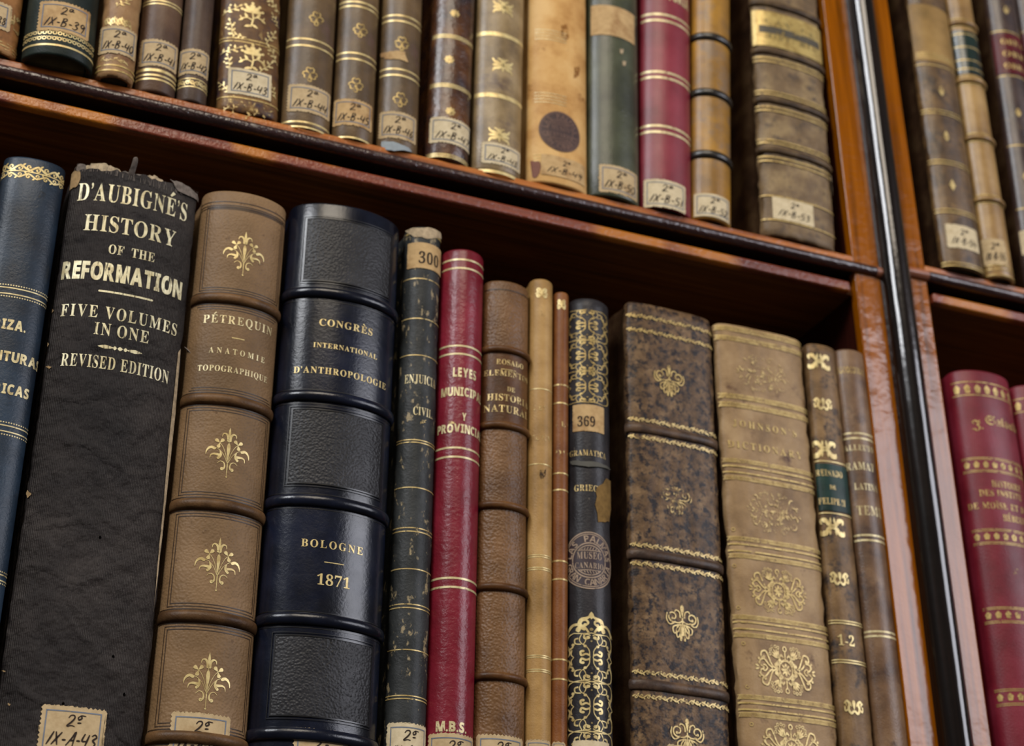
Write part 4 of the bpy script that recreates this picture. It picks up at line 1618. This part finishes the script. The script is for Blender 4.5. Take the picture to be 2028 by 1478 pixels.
# ------------------------------------------------------------------ lower shelf, right bay
LOWR = 'books on the lower shelf right of the post'
m = leather('dark_red_cloth', '#560f1b', '#6b1826', '#792433', 30, rough=0.40, grain=1300, spec=0.5)
for i, (L, R, top, lab) in enumerate(((((1884, 790), (1962, 1330)), ((1998, 790), (2083, 1330)), (1938, 733), 'dark red book lettered HISTOIRE with gilt flower rolls, just right of the post'),
                                      (((2004, 800), (2090, 1340)), ((2110, 810), (2206, 1340)), (2050, 762), 'dark red book cut by the right edge of the photo, beside the HISTOIRE volume'))):
    b = Book(lab, LOWR, L, R, ZB + 0.003, top, 0.0, 0.0085, m, sp=(2.0, 1.8), depth=0.15)
    x0, y0 = top
    dx = 0 if i == 0 else 116
    dy = 0 if i == 0 else 32
    vt = b.sv(1935 + dx, 771 + dy)[1]
    a = Art()
    a.add(o_roll_ovals(b.S * 0.97, 5.0, 8), dy=vt)
    a.rect(-b.S * 0.97, vt + 3.6, b.S * 0.97, vt + 4.1)
    a.rect(-b.S * 0.97, vt - 3.4, b.S * 0.97, vt - 2.9)
    b.wrap(a, 'gilt_roll', M_GOLD_OLD)
    for px, py in ((1963, 921), (1982, 1063), (1991, 1218), (2005, 1381)):
        v = b.sv(px + dx, py + dy)[1]
        a = Art()
        a.add(o_roll_ovals(b.S * 0.97, 3.6, 9), dy=v)
        for e in (2.6, 3.4):
            a.rect(-b.S * 0.97, v + e, b.S * 0.97, v + e + 0.35)
            a.rect(-b.S * 0.97, v - e - 0.35, b.S * 0.97, v - e)
        b.wrap(a, 'gilt_roll', M_GOLD_OLD)
    if i == 0:
        b.lettering([('J.', (1925, 849), (1948, 851), 18, {'style': 'fraktur', 'gap': 0.05}), ('Salvador', (1954, 852), (2020, 860), 17, {'style': 'fraktur', 'gap': 0.04}),
                     ('HISTOIRE', (1965, 967), (2021, 973), 12), ('DES INSTITU', (1930, 989), (2024, 994), 12), ('DE MOÏSE ET D', (1917, 1013), (2028, 1019), 12),
                     ('HÉBREU', (1988, 1035), (2030, 1038), 12)], M_GOLD_OLD)
        b.orn(o_spray(), 2013, 1133, 4, M_GOLD_RUB)

# ------------------------------------------------------------------ upper shelf, left bay
UP = 'books on the upper shelf left of the post'
ZU = Z_SH1

m = leather('old_tan_calf', '#6b4526', '#8f6338', '#a67a4a', 60, rough=0.5, grain=1100, speck='#4a3222', speck_scale=110, speck_at=(0.56, 0.7))
b = Book('worn tan calf book at the far left end of the upper shelf', UP, ((-92, 0), (-107, 119)), ((48, 0), (32, 119)), ZU, 0.20, 0.002, 0.006, m, rough=0.0004)
b.label((-52, -2), (23, 12), (-60, 48), ['2a', 'IX-B-38'])
b.rules([(6, 84), (6, 90), (6, 96)], 0.6, M_GOLD_RUB)
b.orn(o_arabesque(), 24, 44, 9, M_GOLD_RUB, hmm=9)

m = leather('dark_green_cloth', '#141b18', '#1c2521', '#27302b', 50, rough=0.42, grain=1100)
b = Book('dark green cloth book with ring-dotted gilt border at its foot, call label IX-B-39', UP, ((55, 0), (43, 118)), ((199, 0), (181, 150)), ZU, 0.19, -0.001, 0.009, m, sp=(2.0, 1.7))
a = Art()
for y in (66, 77):
    v = b.sv(117, y)[1]
    n = int(2 * b.S / 2.0)
    for i in range(n):
        a.ring(-b.S + 1 + i * 2.0, v, 0.72, 0.45, 10)
        a.disc(-b.S + 2 + i * 2.0, v + 0.8, 0.25, 6)
b.wrap(a, 'gilt_ring_border', M_GOLD)
b.rules([(117, 90)], 0.9, M_GOLD)
b.label((81, 4), (178, 28), (76, 60), ['2a', 'IX-B-39'], M_PAPER_TAN, off=0.0003)

m = leather('tan_mottled_calf', '#6a4a30', '#8d6c48', '#a2825a', 60, rough=0.42, grain=1100, speck='#5a3526', speck_scale=70, speck_at=(0.56, 0.7), scuff='#c2a57a', scuff_at=(0.68, 0.75))
b = Book('tan calf book with gilt flourishes above its label IX-B-40', UP, ((203, 0), (188, 147)), ((282, 0), (264, 171)), ZU, 0.185, 0.0, 0.0055, m, rough=0.0004)
b.orn(o_vine(12, 3), 234, 42, 12, M_GOLD_WORN, hmm=5)
b.orn(o_spray(), 245, 5, 7, M_GOLD_WORN)
b.rules([(228, 129), (228, 139)], 0.8, M_GOLD_OLD)
b.orn(o_vine(12, 3), 226, 117, 12, M_GOLD_RUB, hmm=3)
b.label((201, 57), (270, 71), (194, 110), ['2a', 'IX-B-40'], M_PAPER)

m = leather('grey_brown_cloth', '#44332a', '#553f30', '#644d3b', 50, rough=0.4, grain=1100)
b = Book('grey-brown book with three gilt lines under its label IX-B-41', UP, ((284, 0), (269, 141)), ((363, 0), (347, 191)), ZU, 0.185, 0.004, 0.0055, m)
b.rules([(323, 2), (323, 8)], 0.7, M_GOLD)
b.rules([(310, 139, 1.4), (310, 149, 0.9), (310, 157, 0.9)], 0.8, M_GOLD)
b.label((281, 82), (351, 98), (275, 133), ['2a', 'IX-B-41'], M_PAPER)

m = leather('grey_cloth', '#3d312a', '#4c3c32', '#5a493c', 50, rough=0.38, grain=1100)
b = Book('narrow grey-brown book with a gilt scroll band under its label IX-B-42', UP, ((366, 0), (349, 191)), ((425.5, 0), (408, 208)), ZU, 0.185, 0.004, 0.005, m)
b.label((357, 102), (413, 116), (352, 150), ['2a', 'IX-B-42'], M_PAPER)
v = b.sv(379, 163)[1]
a = Art()
a.add(o_vine(2 * b.S * 0.95, 3.0), dy=v)
a.rect(-b.S * 0.97, v - 2.4, b.S * 0.97, v - 1.8)
a.rect(-b.S * 0.97, v + 1.8, b.S * 0.97, v + 2.3)
b.wrap(a, 'gilt_roll', M_GOLD)

m = leather('purple_brown_calf', '#4a3220', '#66482a', '#7e6038', 70, rough=0.36, grain=1100, speck='#3c3034', speck_scale=80, speck_at=(0.5, 0.66), scuff='#9a8050', scuff_at=(0.62, 0.72))
b = Book('broad mottled book covered in gilt flower sprays, call label IX-B-43', UP, ((436, 0), (430, 213)), ((558, 0), (548, 240)), ZU, 0.19, 0.004, 0.005, m, sp=(2.6, 1.9), rough=0.0003)
for x, y, kind, w_, r_ in ((500, 30, o_bloom, 12, 0), (460, 18, o_spray, 8, -10), (458, 54, o_spray, 8, 60), (540, 8, o_spray, 8, 100), (537, 74, o_spray, 8, 20), (545, 40, o_spray, 6, 80),
                           (500, 113, o_bloom, 12, 0), (458, 98, o_spray, 8, -20), (453, 122, o_spray, 7, 60), (540, 108, o_spray, 8, 80), (528, 132, o_spray, 8, 10), (470, 70, o_spray, 6, 130),
                           (462, 208, o_bloom, 9, 0), (500, 222, o_bloom, 9, 20), (530, 222, o_spray, 8, 30), (443, 172, o_spray, 7, 90), (541, 180, o_spray, 6, 70)):
    b.orn(kind(), x, y, w_, M_GOLD if y < 200 else M_GOLD_RUB, rot=r_)
b.rules([(493, 79), (493, 85), (490, 196)], 0.6, M_GOLD_OLD)
b.label((453, 131), (537, 154), (449, 182), ['2a', 'IX-B-43'], M_PAPER_LIGHT, teeth=False)

m = leather('olive_brown_sheep', '#4b3a26', '#5f4a2f', '#6f593a', 45, rough=0.36, grain=1000, spec=0.5, speck='#574036', speck_scale=60, speck_at=(0.58, 0.72))
for i, (L, R, cl, ru, lab, tail) in enumerate((
        (((573, 0), (557, 240)), ((667, 0), (652, 263)), ((627, 38), (614, 148)), ((615, 78), (613, 91), (604, 242), (604, 252)), ((572, 171), (653, 188), (568, 223), 'IX-B-44'), 'leftmost'),
        (((671, 0), (658.6, 263)), ((753, 0), (736, 283)), ((714, 61), (705, 169)), ((711, 4), (711, 13), (704, 105), (704, 117), (694, 272)), ((662, 201), (736, 216), (659, 251), 'IX-B-45'), 'middle'),
        (((757, 0), (747, 288)), ((838, 0), (824, 304)), ((796, 87), (793, 198)), ((795, 31), (795, 42), (790, 137), (790, 149)), ((753, 225), (823, 238), (750, 276), 'IX-B-46'), 'rightmost'))):
    b = Book('olive-brown book with gilt clovers, %s of the three clover volumes' % tail, UP, L, R, ZU, 0.185, 0.004, 0.0055, m)
    for x, y in cl:
        b.orn(o_clover(), x, y, 6.9, M_GOLD_OLD, hmm=8.0)
    b.rules(ru, 0.9, M_GOLD)
    t = lab
    b.label(t[0], t[1], t[2], ['2a', t[3]], M_PAPER_TAN if i == 1 else M_PAPER)
    if i == 2:
        patch(b, [(753, 108), (768, 104), (788, 101), (802, 103), (808, 124), (790, 118), (770, 118), (756, 116)], M_PAPER_TAN, 'torn_patch', 0.0003, 0.4, 80)
        patch(b, [(756, 281), (785, 283), (806, 292), (815, 302), (780, 300), (756, 296)], plain('blue_grey_slip', '#8b9499', 0.6, 0.3), 'paper_slip', 0.0003, 0.3, 81)

m = leather('dark_tree_calf', '#2e1a10', '#4c2d18', '#6b4523', 60, rough=0.26, grain=1000, spec=0.7, speck='#2b2328', speck_scale=60, speck_at=(0.48, 0.66), coarse=0.0006)
b = Book('dark glossy tree-calf book with small gilt stars, right of the clover volumes', UP, ((861, 0), (842, 301)), ((939, 0), (928, 327)), ZU, 0.185, 0.004, 0.0055, m)
for x, y in ((901, 27), (890, 118), (892, 221)):
    a = Art()
    for k in range(8):
        a.drop(0, 0, 45 * k, 10, 5)
    b.orn(a, x, y, 4.6, M_GOLD_WORN)
for x, y in ((894, 72), (888, 169), (882, 308)):
    b.wrap(hatched(b.S * 0.98, b.sv(x, y)[1], 1.9), 'gilt_rule', M_GOLD)
b.label((853, 239), (931, 257), (850, 288), ['2a', 'IX-B-47'], M_PAPER_LIGHT)

m = leather('tan_grey_calf', '#625036', '#7f6a48', '#947f5c', 60, rough=0.34, grain=1000, spec=0.6, speck='#5c4a3c', speck_scale=50, speck_at=(0.56, 0.72))
b = Book('tan-grey calf book with thick gilt bands and gilt crown ornaments', UP, ((945, 0), (935, 327)), ((1039, 0), (1029, 352)), ZU, 0.185, 0.004, 0.0055, m)
b.rules([(988, 68, 2.3), (988, 190, 2.3), (990, 342, 1.6)], 2.2, M_GOLD)
for x, y in ((997, 15), (996, 130), (989, 268)):
    b.orn(o_crown(), x, y, 10.5, M_GOLD, hmm=8.5)
b.label((955, 289), (1029, 299), (953, 329), ['2a', 'IX-B-48'], M_PAPER_LIGHT)

m = leather('honey_sheepskin', '#a87a42', '#c3985c', '#d0aa70', 50, rough=0.5, grain=1000, speck='#7d5023', speck_scale=70, speck_at=(0.62, 0.74), scuff='#8a5a2a', scuff_scale=(60, 60, 40), scuff_at=(0.68, 0.76))
b = Book('honey-coloured leather book with a dark round museum stamp', UP, ((1048, 0), (1044, 358)), ((1160, 0), (1161, 383)), ZU, 0.19, 0.004, 0.006, m, sp=(2.4, 1.7))
for y in (68, 193, 316):
    a = Art()
    for k in range(4):
        v = b.sv(1080, y - 9 + k * 6)[1]
        a.rect(b.S * -0.8, v - 0.16, b.S * 0.12, v + 0.16)
    b.wrap(a, 'gilt_rule', M_GOLD_PALE if y < 200 else M_GOLD_OLD)
M_STD = plain('dark_stamp_ground', '#3f2c2a', 0.6, 0.3)
stamp(b, 1110, 261, 10.2, plain('stamp_lettering_ink', '#6b5044', 0.6, 0.3, (0.36, 400)), M_STD, ry=11.0)
patch(b, [(1050, 320), (1070, 322), (1070, 336), (1062, 352), (1054, 350)], plain('red_brown_rub', '#70402c', 0.6, 0.3), 'rubbed_patch', 0.0002, 0.5, 90)
patch(b, [(1111, 50), (1122, 48), (1126, 70), (1120, 85), (1112, 72)], plain('brown_stain', '#8a5a22', 0.6, 0.2, (0.45, 300)), 'stain', 0.0001, 0.6, 91)
patch(b, [(1138, 130), (1148, 132), (1146, 150), (1136, 156)], plain('brown_stain_small', '#8a5a22', 0.6, 0.2, (0.45, 300)), 'stain', 0.0001, 0.6, 92)
b.label((1072, 316), (1157, 321), (1070, 356), ['2a', 'IX-B-49'], M_PAPER_TAN, frame=False, teeth=False)

m = leather('moss_green_cloth', '#2b2e20', '#3a3d2b', '#484c37', 40, rough=0.32, grain=1000, spec=0.6, scuff='#6a6c55', scuff_at=(0.7, 0.78))
b = Book('moss-green book with a plain tan title slip near its top', UP, ((1163, 0), (1163, 383)), ((1262, 0), (1264, 403)), ZU, 0.20, 0.004, 0.0065, m)
b.label((1170, 18), (1255, 28), (1169, 77), None, M_PAPER_TAN, frame=False, teeth=False, name='title_slip')
b.label((1187, 330), (1260, 345), (1189, 383), ['2a', 'IX-B-50'], M_PAPER)
for i, (x, y) in enumerate(((1231, 102), (1236, 126))):
    patch(b, [(x - 4, y - 5), (x + 4, y - 4), (x + 2, y + 5), (x - 3, y + 4)], M_TORN, 'nick', 0.0002, 0.2, 95 + i)

m = leather('rose_red_cloth', '#5c1620', '#72212d', '#822d39', 30, rough=0.34, grain=1300, spec=0.55)
b = Book('rose-red cloth book with pairs of pale gilt lines on the upper shelf', UP, ((1265, 0), (1272, 405)), ((1369, 0), (1363, 426)), ZU, 0.195, 0.004, 0.007, m)
b.rules([(1314, 29), (1314, 41), (1314, 143), (1314, 154), (1314, 250), (1314, 262)], 1.3, M_GOLD_PALE)
b.lettering([('TORIA', (1322, 6), (1362, 16), 20, {'style': 'heavy'})], M_GOLD_PALE)
b.label((1275, 361), (1356, 370), (1275, 414), ['2a', 'IX-B-51'], M_PAPER_LIGHT)

m = leather('amber_grey_calf', '#654a28', '#8a642a', '#a87a28', 34, rough=0.32, grain=1000, spec=0.5, speck='#7a6248', speck_scale=45, speck_at=(0.5, 0.62))
mk = leather('black_band_leather', '#15120f', '#221d18', '#2f2822', 60, rough=0.28, grain=900, spec=0.7)
b = Book('narrow amber calf book with three black raised bands', UP, ((1371, 0), (1367, 433)), ((1444, 0), (1447, 443)), ZU, 0.195, 0.004, 0.0065, m)
for x, y in ((1405, 72), (1407, 183), (1409, 306)):
    b.band(x, y, 4.6, 1.5, mk, 0.8)
b.label((1371, 392), (1443, 398), (1371, 437), ['2a', 'IX-B-52'], M_PAPER_LIGHT, teeth=False)

m = leather('worn_grey_calf', '#54432f', '#705c43', '#8d7856', 60, rough=0.42, grain=900, depth=0.0002, speck='#4a3f36', speck_scale=120, speck_at=(0.54, 0.68), scuff='#9a8a6e', scuff_at=(0.64, 0.74))
mk2 = leather('worn_band_calf', '#35281b', '#4b3a28', '#635036', 90, rough=0.42, grain=900)
b = Book('large worn grey-brown calf book with gilt title panel, left of the post, upper shelf', UP,
         ((1489, 0), (1502, 454)), ((1613, 0), (1657, 470)), ZU, 0.21, 0.003, 0.005, m, sp=(2.6, 1.9), rough=0.0008, depth=0.16, side=M_BOARD)
for x, y in ((1550, 15), (1553, 109), (1557, 205), (1567, 305)):
    b.band(x, y, 4.0, 1.6, mk2, 0.8)
b.rules([(1553, 122, 0.9), (1553, 129, 0.9), (1557, 188, 0.8), (1557, 194, 0.8), (1558, 219, 0.8), (1558, 226, 0.8), (1564, 285, 0.8), (1564, 291, 0.8), (1567, 319, 0.8), (1567, 327, 0.8),
         (1571, 396, 0.7), (1574, 443, 0.7)], 0.8, M_GOLD_OLD, off=0.0004)
v1, v0 = b.sv(1550, 30)[1], b.sv(1552, 98)[1]
a = Art()
a.rect(-b.S * 0.97, v0, b.S * 0.97, v1)
tp = b.wrap(a, 'title_label', gold('gilt_title_ground', '#b39b5a', wear=0.0, metal=0.35), 0.0004)
a = Art()
vm = (v0 + v1) / 2
a.rect(-b.S * 0.82, vm - 3.0, b.S * 0.8, vm + 1.6)
b.wrap(a, 'dark_title_field', plain('dark_title_field', '#4a4438', 0.5, 0.3, (0.40, 260)), 0.0005, tp)
a = Art()
a.text('LAVISE', 'serif', -b.S * 0.7, b.S * 0.66, vm + 2.4, 3.4, 0.2)
a.text('HISTORIA', 'serif', -b.S * 0.7, b.S * 0.7, vm - 6.4, 3.0, 0.2)
b.wrap(a, 'rubbed_lettering', plain('rubbed_letter_tone', '#75683f', 0.5, 0.3, (0.48, 300)), 0.00055, tp)
b.label((1529, 394), (1609, 402), (1532, 438), ['2a', 'IX-B-53'], M_PAPER_LIGHT, frame=False, teeth=False)
patch(b, [(1646, 330), (1653, 352), (1655, 400), (1648, 392), (1643, 355)], M_TORN, 'bared_joint', 0.0006, 0.4, 99)

# ------------------------------------------------------------------ upper shelf, right bay
UPR = 'books on the upper shelf right of the post'
ZR = Z_SH1 + RB
m = leather('dark_mottled_calf', '#3c2b1a', '#594227', '#735833', 60, rough=0.36, grain=1000, spec=0.6, speck='#33261c', speck_scale=80, speck_at=(0.5, 0.66))
b = Book('dark mottled calf book with gilt diamonds, first on the upper shelf right of the post', UPR, ((1794, 0), (1862, 507)), ((1870, 0), (1949, 544)), ZR, 0.215, 0.0, 0.005, m, rough=0.0004, side=M_BOARD)
b.rules([(1852, 218), (1852, 224), (1868, 318), (1868, 324), (1884, 415), (1884, 421), (1900, 521), (1901, 527), (1835, 128)], 0.6, M_GOLD_OLD, off=0.0003)
for x, y in ((1864, 181), (1874, 270), (1886, 367)):
    a = Art()
    a.leaf(0, -10, 90, 20, 9)
    a.leaf(-6, 0, 0, 12, 5)
    b.orn(a, x, y, 4.2, M_GOLD_WORN, hmm=7, off=0.0003)
v1, v0 = b.sv(1822, 8)[1], b.sv(1838, 120)[1]
a = Art()
a.rect(-b.S * 0.97, v0, b.S * 0.97, v1)
tp = b.wrap(a, 'title_label', leather('faded_title_skiver', '#6d5630', '#86693c', '#977948', 40, rough=0.4, grain=1000), 0.0003)
a = Art()
for k in range(3):
    a.rect(-b.S * 0.9, v0 + 2 + k * 1.4, b.S * 0.9, v0 + 2.5 + k * 1.4)
b.wrap(a, 'gilt_rule', M_GOLD_OLD, 0.0004, tp)
b.label((1871, 443), (1932, 460), (1881, 488), ['2a', 'IX-B-54'], M_PAPER_LIGHT, frame=False)

m = leather('pale_tan_calf', '#735731', '#8e6e40', '#a28250', 50, rough=0.32, grain=1000, spec=0.6)
b = Book('pale tan calf book with raised bands and a dark green title piece', UPR, ((1872, 0), (1952, 544)), ((1921, 0), (2007, 560)), ZR, 0.215, 0.0, 0.005, m)
for x, y in ((1898, 45), (1917, 158), (1933, 272), (1953, 394)):
    b.band(x, y, 3.4, 1.6, m, 0.8)
    b.rules([(x, y - 8), (x, y + 8)], 0.5, M_GOLD_OLD, off=0.0003)
v1, v0 = b.sv(1902, 60)[1], b.sv(1914, 146)[1]
a = Art()
a.rect(-b.S * 0.97, v0, b.S * 0.97, v1)
tp = b.wrap(a, 'title_label', leather('dark_green_title_skiver', '#0e1a17', '#152420', '#1b2d28', 40, rough=0.2, grain=1000, spec=0.8), 0.0003)
a = Art()
for f_ in (0.1, 0.3, 0.6, 0.9):
    a.rect(-b.S * 0.95, v0 + (v1 - v0) * f_, b.S * 0.95, v0 + (v1 - v0) * f_ + 0.7)
b.wrap(a, 'gilt_rule', M_GOLD_WORN, 0.0004, tp)
b.rules([(1977, 526), (1978, 533), (1980, 545)], 0.5, M_GOLD_OLD, off=0.0003)
b.label((1942, 475), (1989, 481), (1947, 524), ['2a', 'IX-B-55'], M_PAPER, frame=False)

m = leather('plum_brown_calf', '#241a1a', '#382a27', '#4a3a33', 60, rough=0.3, grain=1000, spec=0.7, speck='#55422e', speck_scale=60, speck_at=(0.56, 0.7))
for L, R, lab in ((((1951, 0), (2028, 528)), ((2008, 0), (2092, 560)), 'plum-brown calf book with a dark red title piece near the right edge of the photo'),
                  (((2011, 0), (2096, 560)), ((2066, 0), (2160, 580)), 'plum-brown calf book cut off by the top right corner of the photo')):
    b = Book(lab, UPR, L, R, ZR, 0.215, 0.0, 0.0055, m, side=M_BOARD)
    ox = (L[0][0] - 1951)
    b.rules([(1978 + ox, 62), (1992 + ox, 150), (2010 + ox, 288), (2022 + ox, 420)], 0.7, M_GOLD_OLD)
    v1, v0 = b.sv(1980 + ox, 66)[1], b.sv(1991 + ox, 146)[1]
    a = Art()
    a.rect(-b.S * 0.97, v0, b.S * 0.97, v1)
    tp = b.wrap(a, 'title_label', leather('dark_red_title_skiver', '#3a0f14', '#4f171d', '#5e2026', 40, rough=0.3, grain=1000), 0.0003)
    a = Art()
    for k in range(3):
        a.text('OBRAS'[:4 - k % 2], 'serif', -b.S * 0.6, b.S * 0.6, v0 + (v1 - v0) * (0.12 + 0.3 * k), (v1 - v0) * 0.13)
    b.wrap(a, 'gilt_lettering', M_GOLD_OLD, 0.0004, tp)
    for y in (20, 223, 350):
        a = Art()
        a.leaf(0, -10, 90, 20, 9)
        b.orn(a, 1990 + ox + y * 0.12, y, 3.5, M_GOLD_WORN, hmm=6)
    b.label((2015 + ox, 455), (2070 + ox, 466), (2018 + ox, 500), None, M_PAPER_LIGHT, frame=False)
